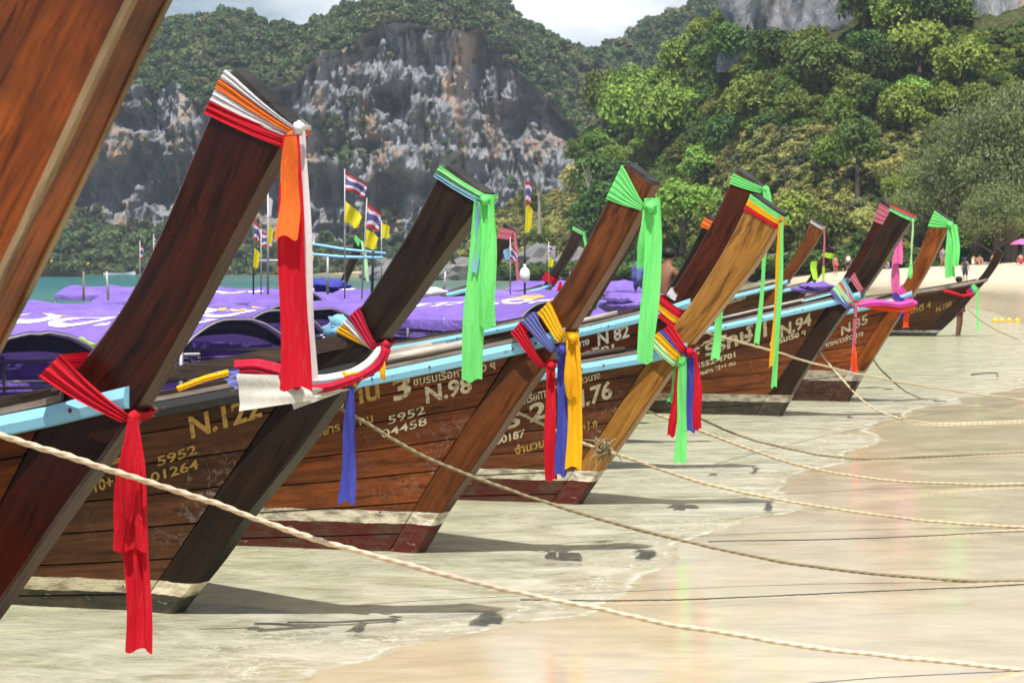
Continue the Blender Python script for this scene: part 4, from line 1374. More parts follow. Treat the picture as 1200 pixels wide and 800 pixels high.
g_ = ground(1095, 394)
st, hu = wood_pair('cocoa', (0.1076, 0.03809, 0.01428), (0.03921, 0.01478, 0.00675), (0.03726, 0.01843, 0.00924), (0.01283, 0.006864, 0.004125), .1, [(.10, (.02, .018, .018)), (.16, (.35, .34, .33))])
B['100'] = Boat('longtail_boat', 'last longtail boat of the row, numbered N.100, with red, blue and green ties', g_, 20, .14,
    [(1176, 297), (1169, 311), (1158, 327), (1147, 338), (1132, 357), (1118, 373), (1095, 394)],
    [(1168, 291), (1160, 308), (1151, 322), (1140, 333), (1124, 350), (1108, 366), (1078, 394)],
    1.48, st, hu, 'grey_timber', canopy=None, length=8.0, zmid=.85)

# a second rank of boats lying further out
far = (('S1', (602, 272), (-1.45, 36.0), 'dark longtail prow with rose-pink cloth cap beside the flag mast', .9, 'soot2', 1.46),
       ('S2', (683, 272), (.0, 40.5), 'dark curved longtail prow with green rim and red tie at its foot', .8, 'soot3', 1.42),
       ('S3', (424, 282), (-4.6, 46.0), 'small far longtail prow with green cloth, standing left of the near-black prow', .9, 'soot4', 1.45))
for key, tip, bs, lab, ws, tg, zb in far:
    st, hu = wood_pair(tg, (.10, .055, .035), (.04, .024, .017), (.05, .03, .02), (.02, .013, .01))
    f_, r_ = shaped(tip, bs, TH, .13, '76', ws)
    B[key] = Boat('longtail_boat', lab, bs, TH, .13, f_, r_, zb, st, hu, canopy=(3.0, 7.6, 1.14, 1.38, (('CDO', .2, -.4, .5, 'whitetarp'),)))

# ---- names and numbers painted on the bows
T = B['122'].text
T('N.122', (225, 513), (308, 487), 25, 'gold', .03)
T('5952', (186, 546), (232, 531), 11, 'gold', .02)
T('01264', (178, 565), (234, 548), 11, 'gold', .02)
T('12', (121, 547), (145, 539), 26, 'gold', .03)
T('ง 10+1 คน', (96, 581), (166, 560), 13, 'gold', .03)
T = B['98'].text
T('ร', (383, 484), (404, 478), 26, 'cream', .025)
T('าน', (415, 474), (446, 466), 24, 'gold', .03)
T('3', (462, 470), (483, 462), 25, 'cream', .03)
T('ชมรมเรือหางยาว ฯ', (485, 452), (581, 432), 10, 'cream', .02)
T('N.98', (500, 472), (554, 458), 19, 'cream', .03)
T('5952', (456, 497), (499, 484), 9.5, 'cream', .01)
T('04458', (448, 513), (501, 497), 9.5, 'cream', .01)
T('โดยสาร 10 คน', (358, 515), (438, 494), 10, 'gold', .03)
T = B['76'].text
T('ชมรมเรือทางยาว', (596, 479), (660, 459), 11, 'cream', .02)
T('อ่าวนาง', (676, 451), (704, 443), 8, 'cream', .02)
T('N.76', (668, 481), (718, 465), 20, 'cream', .03)
T('ร์ 2', (592, 503), (641, 488), 20, 'cream', .03)
T('-00187', (577, 522), (616, 511), 9, 'cream', .025)
T('จำนวนผู้', (604, 533), (648, 520), 10, 'gold', .03)
T('+1 ก', (683, 505), (700, 500), 10, 'gold', .03)
T = B['82'].text
T('N 82', (701, 405), (738, 394), 15, 'white', .03)
T('ทาง', (676, 408), (691, 403), 8, 'white', .03)
T('เจริญ', (680, 420), (720, 409), 8, 'white', .025)
T = B['94'].text
T('ศรีรักษ์ 1', (812, 422), (899, 393), 17, 'cream', .03)
T('N.94', (915, 395), (951, 380), 14, 'cream', .03)
T('ชมรมเรือ ฯ', (902, 406), (944, 392), 7, 'cream', .02)
T('5552-4701', (816, 432), (862, 418), 6, 'cream', .03)
T('โดยสาร 12+1 คน', (816, 441), (862, 427), 5, 'cream', .03)
T = B['65'].text
T('N.35', (986, 393), (1017, 378), 11, 'cream', .025)
T('หางยาวอ่าวนาง', (968, 407), (1012, 393), 6, 'cream', .02)
T = B['100'].text
T('N.100', (1097, 366), (1115, 358), 6, 'gold', .03)
T('ศักดิ์ 4', (1064, 369), (1091, 360), 7, 'gold', .025)
B['Q'].text('ชมรมเรือ', (848, 358), (874, 350), 5, 'cream', .03)
# pale worn edge strips down the front of the nearest prow
b = B['zero']
M['worn_edge'] = m_wood('worn_edge_timber', (.27, .19, .105), (.10, .065, .035), .7)
for y0, y1, mt in ((-.067, -.047, 'worn_edge'), (.050, .067, 'worn_edge')):
    mb = MB(); P, uv = [], []
    for i in range(40):
        f, r_ = b.front[i], b.rear[i]
        d_ = (f - r_) / np.hypot(*(f - r_))
        for q, y in ((-.014, y0), (.006, y0), (.006, y1), (-.014, y1)):
            P.append((f[0] + d_[0] * q, y, f[1] + d_[1] * q)); uv.append((i * .08, y + q))
    mb.grid(P, 40, 4, uv)
    mb.build('edge_strip', M[mt], b.stem_ob)
for k_ in ('A', '122', '98', '76', '82', '94', '65'): B[k_].nails()
# ------------------------------------------------------------------ scarves
def wrap(bt, root, rl, ru, fl, fu, col, off_r=.008, off_f=.008, pl=3, amp=.006, name='wrap'):
    """a cloth band laid round the stem: rear edge from pixel rl up to ru, front edge from fl up to fu"""
    a, b, c, d = (bt.loc(*q) for q in (rl, ru, fl, fu))
    hw = bt.w / 2
    for q in (c, d): q.x = min(q.x, bt.xf(q.z) + .004)
    if off_r < .03:
        for q in (a, b): q.x = max(q.x, bt.xr(q.z) - .006)
    rg = random.Random(int(rl[0] * 13 + rl[1] * 7))
    p1, p2, p3 = (rg.uniform(0, 6.28) for _ in range(3))
    nv = 9 * pl + 1
    cols = []
    def column(lo, hi, y, n_out, wd_):
        out = []
        for j in range(nv):
            v = j / (nv - 1)
            p = lo.lerp(hi, v)
            uu = len(cols) * .35
            k = amp * .42 * wd_ * (math.sin(v * pl * 6.3 + p1 + .6 * math.sin(uu + p2)) + .6 * math.sin(v * pl * 13.7 + p2 + uu * .8) + .35 * math.sin(v * pl * 15 + p3 - uu))
            out.append(bt.W((p.x + n_out[0] * k, y + n_out[1] * k, p.z)))
        return out
    tf = Vector((.010, 0, -.004)); tr = Vector((-.010, 0, .004))
    N = 9
    for i in range(N):
        u = i / (N - 1)
        lo, hi = a.lerp(c, u), b.lerp(d, u)
        sag = math.sin(u * math.pi) * .004
        off = off_r + (off_f - off_r) * u
        if off_r > .03: off = off_r + (off_f - off_r) * u ** 1.8
        lo = lo + Vector((0, 0, -sag)); hi = hi + Vector((0, 0, -sag))
        if i == 0: lo, hi = lo + tr, hi + tr
        if i == N - 1: lo, hi = lo + tf, hi + tf
        cols.append(column(lo, hi, -(hw + off), (0, -1), 1 - .3 * u))
    cols.append(column(c + tf * 1.4, d + tf * 1.4, 0, (1, 0), 1))
    cols.append(column(c + tf, d + tf, hw + .008, (0, 1), 1))
    for u in (.66, .33): cols.append(column(a.lerp(c, u), b.lerp(d, u), hw + .010, (0, 1), 1))
    cols.append(column(a + tr, b + tr, hw + .008, (0, 1), 1))
    cols.append(column(a + tr * 1.4, b + tr * 1.4, 0, (-1, 0), 1))
    cols.append(cols[0])
    mb = MB()
    acc = 0
    uv = []
    for i, cl in enumerate(cols):
        if i: acc += (cl[0] - cols[i - 1][0]).length
        uv += [(j / nv * .3, acc) for j in range(nv)]
    mb.grid([p for cl in cols for p in cl], len(cols), nv, uv)
    return mb.build(name, C[col], root, True)

def tail(bt, root, path, col, off=.04, folds=3, amp=.012, seed=0, ly=None, turn=0.0, name='tail', notch=.01):
    """a hanging cloth end; path = [(px, py, width px)...] from the knot down, hung off units before the stem's near face"""
    rg = random.Random(seed + int(path[0][0] * 7 + path[0][1]))
    ly = -(bt.w / 2 + off) if ly is None else ly
    pp = []
    for q in path:
        p = bt.W(bt.loc(q[0], q[1], ly))
        pp.append((*p, q[2] * p.y / FPX))
    n = max(8, int(sum(abs(path[i + 1][1] - path[i][1]) for i in range(len(path) - 1)) / 9))
    rs_ = smoothed(resample(pp, n), 1)
    a = bt.th * .55 + turn
    wdir = Vector((math.cos(a), -math.sin(a), 0)); nd = Vector((-math.sin(a), -math.cos(a), 0))
    nu = folds * 6 + 1
    ph = rg.uniform(0, 6.28)
    mb = MB(); P, uv = [], []
    fr = [rg.uniform(.7, 1.4) for _ in range(folds + 1)]
    for j in range(n):
        v = j / (n - 1)
        c = Vector(rs_[j][:3]); wd_ = rs_[j][3]
        c = c + nd * (.012 * math.sin(v * 5 + ph)) 
        am = min(amp, wd_ * .22 / folds * 1.6) * (.45 + .4 * math.sin(v * 2.2 + ph) ** 2)
        for i in range(nu):
            u = i / (nu - 1)
            k = fr[int(u * folds)]
            fo = am * k * (math.sin(2 * math.pi * folds * .8 * u + ph + 1.6 * math.sin(v * 2.6 + ph)) + .4 * math.sin(2 * math.pi * folds * 2.1 * u - ph + v * 2))
            dz = 0
            if j == n - 1: dz = -notch * math.sin(u * 7 + ph)
            P.append(c + wdir * ((u - .5) * wd_ + .004 * math.sin(v * 9 + u * 5 + ph)) + nd * fo + Vector((0, 0, dz)))
            uv.append((u * .25, v * 1.5))
    mb.grid(P, n, nu, uv)
    return mb.build(name, C[col], root, True)

def knot(bt, root, px, py, r_px, col, off=.03, seed=1, name='knot'):
    ly = -(bt.w / 2 + off)
    p = bt.W(bt.loc(px, py, ly))
    r = r_px * p.y / FPX
    rg = random.Random(seed)
    n, m = 12, 9
    mb = MB(); P = []
    for i in range(n):
        for j in range(m):
            a = 2 * math.pi * i / n; b = math.pi * j / (m - 1) - math.pi / 2
            k = .85 + .26 * math.sin(a * 3 + b * 5 + seed) * math.cos(b) + .16 * math.sin(a * 7 - b * 6 + seed)
            P.append(p + Vector((math.cos(a) * math.cos(b), math.sin(a) * math.cos(b), 1.15 * math.sin(b))) * r * k)
    mb.grid(P, n, m, [(q[0], q[2]) for q in P], 0, True)
    return mb.build(name, C[col], root, True)

def strand(bt, root, path, col, rad_px, off=.06, tw=0.0, name='swag', flat=.7):
    """gathered cloth running along the boat as a ridged roll; path of (px, py, off)"""
    pp = []
    for q in path:
        o = q[2] if len(q) > 2 else off
        p = bt.W(bt.loc(q[0], q[1], -(bt.w / 2 + o)))
        rp_ = q[3] if len(q) > 3 else rad_px
        pp.append((*p, rp_ * p.y / FPX))
    n = 26
    rs_ = smoothed(resample(pp, n), 2)
    mb = MB()
    rr = rs_[:, 3]
    mb.tube([Vector(q[:3]) for q in rs_], 1, 20, prof=lambda i, a, acc: rr[i] * (1 + .22 * math.sin(5 * a + tw * acc * 9) + .1 * math.sin(9 * a - acc * 11)) * (1 - (1 - flat) * abs(math.cos(a))))
    return mb.build(name, C[col], root, True)

def sheet4(bt, root, quad, col, offs, nrm_amp=.015, name='drape', ripple=3):
    """loose cloth patch with four pixel corners (tl, tr, br, bl)"""
    tl, tr_, br, bl = (bt.W(bt.loc(q[0], q[1], -(bt.w / 2 + o))) for q, o in zip(quad, offs))
    mb = MB(); P, uv = [], []
    n = 22
    for i in range(n):
        for j in range(n):
            u, v = i / (n - 1), j / (n - 1)
            p = tl.lerp(tr_, u).lerp(bl.lerp(br, u), v)
            k = nrm_amp * (math.sin(ripple * 3.1 * (v + .35 * u) + 1) + .5 * math.sin(ripple * 6.7 * (v - .2 * u)))
            P.append(p + Vector((-.4 * k, -k, .25 * k))); uv.append((u * .4, v * .3))
    mb.grid(P, n, n, uv)
    return mb.build(name, C[col], root, True)

def scarf(bt, px, py, label):
    r = empty('scarf', bt.W(bt.loc(px, py)))
    tag(r, label, 'scarf', 'scarves tied to the prows')
    bpy.context.view_layer.update()
    return r
_done = []
def settle(r):
    """parts were placed in the world; keep them there under their thing"""
    for o in list(COL.objects):
        if o.parent == r and o.name not in _done:
            o.location = -Vector(r.location); _done.append(o.name)

# boat with the dark red prow
b = B['A']
r = scarf(b, 345, 150, 'white, orange and red scarf knotted round the top of the dark red prow')
wrap(b, r, (258, 94), (268, 83), (343, 149), (351, 144), 'white', pl=2)
wrap(b, r, (251, 106), (258, 94), (338, 155), (344, 149), 'orange', pl=2, off_r=.011, off_f=.012)
wrap(b, r, (247, 121), (250, 106), (331, 159), (338, 153), 'white', pl=2)
wrap(b, r, (243, 134), (247, 120), (327, 171), (337, 157), 'red', pl=2, off_r=.010)
knot(b, r, 350, 150, 8, 'white', .05)
knot(b, r, 341, 160, 6, 'orange', .05, 3)
tail(b, r, [(353, 152, 11), (357, 220, 12), (362, 320, 12), (365, 447, 13)], 'white', .015, 1, .006)
tail(b, r, [(342, 158, 22), (342, 230, 30), (344, 330, 34), (345, 456, 39)], 'red', .065, 1, .006)
tail(b, r, [(341, 160, 15), (339, 205, 23), (337, 279, 28)], 'orange', .10, 1, .005)
settle(r)
r = scarf(b, 155, 488, 'long red scarf knotted over the blue rail at the foot of the dark red prow')
wrap(b, r, (68, 441), (94, 415), (152, 492), (160, 482), 'red', off_r=.095, off_f=.05, pl=3, amp=.008)
knot(b, r, 157, 489, 8, 'red', .06)
tail(b, r, [(157, 490, 14), (158, 540, 28), (160, 640, 30), (162, 700, 30), (161, 763, 32)], 'red', .07, 3, .014)
tail(b, r, [(155, 490, 12), (153, 540, 26), (150, 600, 34), (149, 646, 40)], 'red', .11, 3, .014)
settle(r)

b = B['122']
r = scarf(b, 568, 232, 'green and light blue scarf round the top of the near-black prow beside N.98')
wrap(b, r, (513, 203), (519, 195), (567, 233), (572, 226), 'green', pl=2)
wrap(b, r, (511, 208), (514, 203), (564, 238), (568, 233), 'sky', pl=1, off_r=.010, off_f=.010)
wrap(b, r, (516, 200), (518, 197), (568, 231), (570, 228), 'pale_green', pl=1, off_r=.014, off_f=.014)
knot(b, r, 568, 235, 6, 'green', .04)
tail(b, r, [(560, 240, 5), (559, 280, 6), (557, 321, 7)], 'sky', .03, 1, .006)
tail(b, r, [(565, 228, 18), (562, 280, 24), (557, 370, 27), (552, 446, 26)], 'green', .018, 2, .014)
tail(b, r, [(571, 228, 16), (573, 280, 20), (571, 384, 21)], 'green', .035, 2, .014)
settle(r)
r = scarf(b, 446, 408, 'crimson, white, blue and yellow scarf bundle draped along the N.122 bow')
wrap(b, r, (396, 390), (405, 380), (443, 409), (446, 404), 'yellow', pl=3, off_r=.012)
wrap(b, r, (404, 381), (411, 373), (446, 410), (449, 404), 'white', pl=2, off_r=.014, off_f=.016)
wrap(b, r, (410, 374), (414, 371), (448, 408), (451, 403), 'blue', pl=1, off_r=.016, off_f=.02)
wrap(b, r, (413, 372), (425, 361), (450, 409), (455, 401), 'crimson', pl=3, off_r=.02, off_f=.03)
knot(b, r, 447, 411, 6, 'white', .05)
knot(b, r, 452, 405, 6, 'crimson', .06, 4)
strand(b, r, [(449, 412, .10), (436, 428, .12), (415, 440, .16), (380, 447, .26), (340, 448, .34), (318, 440, .40)], 'white', 7)
strand(b, r, [(454, 408, .12), (446, 428, .14), (425, 441, .19), (385, 455, .30), (350, 458, .36), (325, 450, .42)], 'crimson', 5)
strand(b, r, [(352, 450, .44), (325, 436, .46), (300, 430, .48), (275, 432, .52)], 'crimson', 9, flat=.6)
sheet4(b, r, [(278, 438), (352, 440), (372, 468), (281, 482)], 'offwhite', (.62, .40, .36, .62), .006, ripple=2)
sheet4(b, r, [(330, 452), (410, 456), (398, 460), (345, 480)], 'offwhite', (.45, .24, .24, .42), .005, ripple=2)
sheet4(b, r, [(253, 436), (278, 431), (288, 446), (276, 456)], 'violet', (.64, .58, .58, .64), .010)
strand(b, r, [(268, 437, .62), (240, 444, .68), (208, 456, .74)], 'yellow', 3.5)
tail(b, r, [(448, 412, 6), (449, 428, 6), (450, 446, 7)], 'yellow', .14, 1, .01)
strand(b, r, [(396, 448, .2), (408, 440, .22), (420, 437, .2), (424, 444, .2)], 'yellow', 2.2)
strand(b, r, [(402, 436, .2), (412, 446, .22), (417, 452, .2)], 'yellow', 2.2)
tail(b, r, [(412, 452, 8), (410, 490, 13), (408, 540, 17), (406, 589, 20)], 'blue', .22, 2, .014)
settle(r)

b = B['98']
r = scarf(b, 760, 242, 'bright green scarf fanned over the top of the chestnut prow')
wrap(b, r, (712, 234), (731, 194), (755, 246), (764, 238), 'green', pl=6, amp=.004)
knot(b, r, 762, 243, 7, 'green', .04)
tail(b, r, [(757, 246, 8), (755, 280, 12), (751, 314, 12)], 'green', .012, 1, .01)
tail(b, r, [(764, 232, 18), (766, 280, 21), (762, 350, 21), (756, 425, 20)], 'green', .03, 2, .012)
settle(r)
r = scarf(b, 650, 405, 'red, blue and yellow scarves knotted in three tails on the N.98 prow')
wrap(b, r, (607, 390), (618, 377), (643, 430), (650, 424), 'red', off_r=.075, off_f=.05, pl=4)
wrap(b, r, (618, 378), (632, 366), (655, 412), (664, 405), 'violet', off_r=.065, off_f=.055, pl=4)
wrap(b, r, (632, 367), (648, 353), (665, 400), (675, 388), 'yellow', off_r=.028, off_f=.058, pl=4)
knot(b, r, 646, 429, 5, 'red', .06); knot(b, r, 659, 411, 6, 'blue', .07, 5); knot(b, r, 671, 397, 6, 'yellow', .07, 7)
tail(b, r, [(646, 421, 12), (645, 480, 13), (645, 563, 15)], 'red', .025, 2, .012)
tail(b, r, [(660, 404, 12), (659, 480, 13), (658, 557, 14)], 'blue', .035, 2, .014)
tail(b, r, [(668, 398, 9), (668, 430, 13), (669, 466, 13)], 'yellow', .065, 2, .012)
tail(b, r, [(672, 390, 13), (674, 450, 17), (672, 548, 19)], 'yellow', .045, 3, .012)
settle(r)

b = B['76']
r = scarf(b, 916, 256, 'green, yellow and red ribbon round the top of the golden prow')
wrap(b, r, (879, 234), (881, 228), (914, 259), (918, 253), 'green', pl=1, amp=.002)
wrap(b, r, (876, 241), (879, 234), (912, 263), (914, 258), 'yellow', pl=1, amp=.002, off_r=.010)
wrap(b, r, (873, 246), (876, 240), (909, 267), (912, 262), 'red', pl=1, amp=.002)
knot(b, r, 916, 258, 3.5, 'orange', .03)
tail(b, r, [(917, 258, 4), (915, 320, 5), (911, 400, 6), (906, 454, 7)], 'green', .05, 1, .006)
tail(b, r, [(914, 260, 4), (911, 330, 5), (907, 400, 7), (905, 430, 6)], 'yellow', .03, 1, .006)
settle(r)
r = scarf(b, 806, 415, 'red, blue, yellow and green scarf bundle hanging from the golden prow')
wrap(b, r, (763, 401), (770, 395), (796, 428), (801, 422), 'pale_green', off_r=.065, off_f=.05, pl=2)
wrap(b, r, (769, 396), (777, 389), (800, 422), (806, 414), 'yellow', off_r=.06, off_f=.055, pl=2)
wrap(b, r, (776, 390), (781, 386), (805, 415), (809, 411), 'blue', off_r=.055, off_f=.057, pl=1)
wrap(b, r, (780, 387), (791, 379), (808, 414), (815, 406), 'red', off_r=.05, off_f=.06, pl=3)
knot(b, r, 808, 413, 5, 'red', .07); knot(b, r, 799, 425, 4, 'green', .06, 3)
tail(b, r, [(793, 428, 6), (787, 470, 6), (785, 471, 6)], 'green', -.06, 1, .01)
tail(b, r, [(797, 430, 8), (792, 470, 9), (787, 511, 10)], 'red', .03, 2, .012)
tail(b, r, [(814, 412, 6), (818, 450, 9), (817, 503, 11)], 'red', .02, 2, .012)
tail(b, r, [(807, 408, 12), (808, 450, 13), (807, 506, 14)], 'blue', .035, 2, .012)
tail(b, r, [(800, 418, 10), (799, 480, 11), (797, 542, 14)], 'green', .06, 2, .012)
settle(r)

b = B['82']
r = scarf(b, 893, 224, 'green scarf round the top of the dark red prow beside the golden one')
wrap(b, r, (856, 216), (861, 203), (890, 226), (896, 219), 'green', pl=4, amp=.004)
knot(b, r, 897, 222, 4, 'green', .03)
tail(b, r, [(897, 220, 8), (900, 232, 10), (899, 250, 9), (896, 300, 5), (891, 360, 5), (887, 403, 6)], 'green', .04, 1, .01)
tail(b, r, [(845, 345, 7), (842, 380, 9), (838, 421, 10)], 'green', .30, 1, .01)
settle(r)
r = scarf(b, 785, 355, 'white, red and yellow bands tied round the foot of the dark red prow')
wrap(b, r, (775, 346), (778, 337), (790, 352), (793, 344), 'white', pl=1, off_r=.012)
wrap(b, r, (772, 354), (775, 346), (796, 372), (800, 362), 'red', pl=1, off_r=.03, off_f=.05)
wrap(b, r, (770, 360), (772, 354), (793, 378), (796, 372), 'yellow', pl=1, off_r=.03, off_f=.05)
wrap(b, r, (768, 366), (770, 360), (790, 384), (793, 378), 'red', pl=1, off_r=.03, off_f=.05)
settle(r)

b = B['94']
r = scarf(b, 1070, 255, 'thin green, teal and red bands with a cord on the widest near-black prow')
wrap(b, r, (1043, 247), (1044, 243), (1067, 259), (1069, 255), 'green', pl=1, amp=.003)
wrap(b, r, (1044, 244), (1045, 241), (1068, 256), (1070, 252), 'sky', pl=1, amp=.003, off_r=.01, off_f=.01)
wrap(b, r, (1044.5, 242.5), (1045.5, 240.5), (1069, 254), (1071, 252), 'vermilion', pl=1, amp=.003, off_r=.014, off_f=.014)
tail(b, r, [(1070, 256, 2.2), (1069, 285, 2.2), (1067, 312, 2.4)], 'pale_green', .03, 1, .006)
tail(b, r, [(1068, 310, 4), (1066, 320, 6), (1067, 326, 5)], 'green', .04, 1, .01)
settle(r)
r = scarf(b, 1000, 352, 'rainbow striped bands and braided red tassel on the widest near-black prow')
wrap(b, r, (974, 343), (979, 337), (997, 362), (1001, 357), 'violet', pl=1, off_r=.05, off_f=.05)
wrap(b, r, (978, 339), (985, 332), (1000, 360), (1004, 355), 'pale_green', pl=1, off_r=.05, off_f=.05)
wrap(b, r, (983, 334), (988, 329), (1002, 358), (1006, 352), 'vermilion', pl=1, off_r=.05, off_f=.052)
wrap(b, r, (987, 330), (991, 326), (1004, 356), (1008, 350), 'sky', pl=1, off_r=.05, off_f=.054)
wrap(b, r, (989, 327), (995, 320), (1008, 343), (1012, 337), 'rose', pl=2, off_r=.02, off_f=.03)
strand(b, r, [(1003, 356, .08), (1002, 372, .08), (1001, 404, .08)], 'rose', 2.0, tw=1.5)
tail(b, r, [(1003, 362, 3), (1001, 390, 3), (999, 425, 3), (997, 440, 4)], 'sky', .06, 1, .006)
tail(b, r, [(1001, 404, 3), (1001, 420, 7), (1001, 438, 8)], 'vermilion', .10, 2, .012)
settle(r)
b = B['P']
r = scarf(b, 1036, 250, 'pink cloth wrapped round the dark maroon prow and hanging behind the near-black one')
wrap(b, r, (1024, 259), (1032, 238), (1041, 264), (1047, 246), 'rose', pl=4)
tail(b, r, [(1052, 262, 6), (1053, 285, 10), (1052, 309, 11)], 'pink', .02, 2, .02)
tail(b, r, [(1049, 300, 6), (1049, 320, 10), (1050, 346, 10)], 'pink', -.05, 2, .02)
settle(r)
b = B['65']
r = scarf(b, 1112, 264, 'bright green scarf fanned over the honey prow with two tails')
wrap(b, r, (1088, 266), (1096, 247), (1110, 267), (1114, 259), 'green', pl=5, amp=.006)
knot(b, r, 1113, 264, 4, 'green', .05)
tail(b, r, [(1114, 264, 7), (1113, 290, 9), (1113, 325, 12)], 'green', .05, 2, .02)
tail(b, r, [(1118, 263, 7), (1121, 285, 8), (1120, 312, 7)], 'green', .08, 2, .02)
settle(r)
r = scarf(b, 1066, 355, 'pink, blue and orange scarf swagged along the rail of the honey boat')
wrap(b, r, (1042, 353), (1047, 347), (1064, 362), (1069, 356), 'orange', pl=1, off_r=.04, off_f=.03)
wrap(b, r, (1046, 348), (1050, 343), (1066, 359), (1071, 353), 'blue', pl=1, off_r=.04, off_f=.035)
wrap(b, r, (1049, 345), (1058, 334), (1068, 357), (1074, 349), 'magenta', pl=3, off_r=.02, off_f=.03)
knot(b, r, 1071, 356, 4, 'magenta', .06)
strand(b, r, [(1071, 358, .08), (1058, 363, .14), (1040, 362, .22), (1020, 358, .34), (1004, 354, .44)], 'vermilion', 4)
strand(b, r, [(1071, 354, .10), (1056, 358, .17), (1040, 356, .25), (1022, 355, .36), (1006, 358, .46)], 'magenta', 3.5)
tail(b, r, [(1064, 362, 5), (1062, 372, 6), (1061, 384, 7)], 'vermilion', .10, 1, .012)
tail(b, r, [(1060, 362, 4), (1058, 368, 5), (1057, 374, 4)], 'blue', .06, 1, .01)
settle(r)
b = B['100']
r = scarf(b, 1140, 338, 'red, blue and green ties with a thin green streamer on the N.100 prow')
wrap(b, r, (1132, 341), (1136, 337), (1138, 349), (1142, 345), 'red', pl=1, off_r=.05, off_f=.05, amp=.01)
wrap(b, r, (1135, 338), (1138, 335), (1140, 346), (1144, 342), 'blue', pl=1, off_r=.05, off_f=.05, amp=.01)
wrap(b, r, (1138, 335), (1141, 331), (1142, 344), (1147, 338), 'green', pl=1, off_r=.05, off_f=.05, amp=.01)
strand(b, r, [(1140, 345, .1), (1128, 347, .25), (1115, 343, .4), (1106, 341, .5)], 'red', 1.6)
tail(b, r, [(1145, 342, 2.6), (1145, 365, 2.6), (1146, 388, 3)], 'green', .1, 1, .01)
settle(r)
for key, px, py, lab, wr, tl in (
    ('Q', 964, 266, 'pale cord with a green streamer hanging from the tan prow', [((947, 261), (949, 258), (963, 269), (965, 266), 'offwhite')], [([(966, 266, 2), (966, 290, 2), (965, 312, 2)], 'rose'), ([(965, 312, 3), (965, 330, 3), (964, 345, 3)], 'lime')]),
    ('S1', 590, 270, 'rose-pink cloth cap and streamer on the dark prow beside the flag mast', [((582, 279), (586, 266), (600, 281), (603, 270), 'rose')], [([(603, 272, 3), (605, 295, 4), (607, 329, 4)], 'rose')]),
    ('S2', 680, 270, 'green rim cloth and streamer on the small dark curved prow', [((667, 269), (669, 265), (681, 275), (684, 271), 'green')], [([(684, 272, 3), (686, 282, 4), (687, 294, 3)], 'green')]),
    ('S3', 415, 282, 'green cloth and streamer on the small far prow', [((400, 281), (403, 275), (420, 289), (423, 281), 'green')], [([(424, 282, 3), (428, 300, 4), (431, 330, 4)], 'pale_green')]),
    ('K', 832, 260, 'orange cloth tied over the tip of the slim black prow', [((822, 266), (827, 255), (833, 270), (838, 260), 'orange')], []),
    ('R', 972, 297, 'yellow-green rag tied to the short dark prow', [((962, 300), (965, 295), (974, 303), (977, 297), 'lime')], [([(954, 306, 6), (953, 315, 8), (956, 328, 5)], 'lime')])):
    b = B[key]
    r = scarf(b, px, py, lab)
    for a1, a2, a3, a4, cc in wr: wrap(b, r, a1, a2, a3, a4, cc, pl=2)
    for pth, cc in tl: tail(b, r, pth, cc, .04, 1, .01)
    settle(r)
b = B['S2']
r = scarf(b, 648, 325, 'red tie at the foot of the small dark curved prow')
wrap(b, r, (636, 328), (641, 319), (655, 333), (659, 326), 'red', pl=2, off_r=.06, off_f=.05)
tail(b, r, [(657, 330, 4), (656, 336, 5), (655, 345, 4)], 'red', .08, 1, .01)
settle(r)
# ------------------------------------------------------------------ ropes
ROPE = {'cream': m_rope('cream_rope', (.66, .54, .40)), 'straw': m_rope('straw_rope', (.52, .43, .29)), 'olive': m_rope('olive_rope', (.26, .215, .13)), 'pale': m_rope('pale_rope', (.60, .50, .33)), 'dark': m_rope('dark_line', (.10, .10, .09))}
def catm(pts, n):
    p = np.array(pts, float)
    t = np.arange(len(p))
    p = np.vstack([2 * p[0] - p[1], p, 2 * p[-1] - p[-2]])
    out = []
    for s in np.linspace(0, len(t) - 1 - 1e-6, n):
        i = int(s); u = s - i
        a, b, c, d = p[i], p[i + 1], p[i + 2], p[i + 3]
        out.append(.5 * (2 * b + (c - a) * u + (2 * a - 5 * b + 4 * c - d) * u * u + (3 * b - a - 3 * c + d) * u ** 3))
    return np.array(out)

def rope(path, rad, mat, label, pitch=7.0, name='mooring_rope', lie=True):
    """path of (px, py, depth); a three-strand laid rope"""
    P = [at(*q) for q in path]
    c = catm([tuple(p) for p in P], 80)
    L_ = np.linalg.norm(np.diff(c, axis=0), axis=1).sum()
    n = int(min(900, max(60, L_ / (rad * pitch) * 7)))
    c = resample(c, n)
    sl = np.linspace(0, L_, n)
    c[:, 2] += (fbm(sl * 3.1, sl * 0 + path[0][0], 3, 5) - .5) * rad * 1.6
    c[:, 1] += (fbm(sl * 2.3, sl * 0 + path[0][1], 3, 6) - .5) * rad * 2.2
    rv = 1 + (fbm(sl * 9, sl * 0 + 3, 3, 8) - .5) * .35
    if lie:
        g = sand_height(shore_dist(c[:, 0], c[:, 1]), c[:, 0], c[:, 1])
        c[:, 2] = np.maximum(c[:, 2], np.maximum(g, -.02) + rad * .5)
    mb = MB()
    k = 2 * math.pi / (rad * pitch * 3)
    mb.tube([Vector(q) for q in c], 1, 12, prof=lambda i, a, acc: rad * rv[i] * (1 + .22 * math.cos(3 * (a - k * acc))))
    return tag(mb.build(name, ROPE[mat], None, True), label, 'rope', 'mooring ropes')

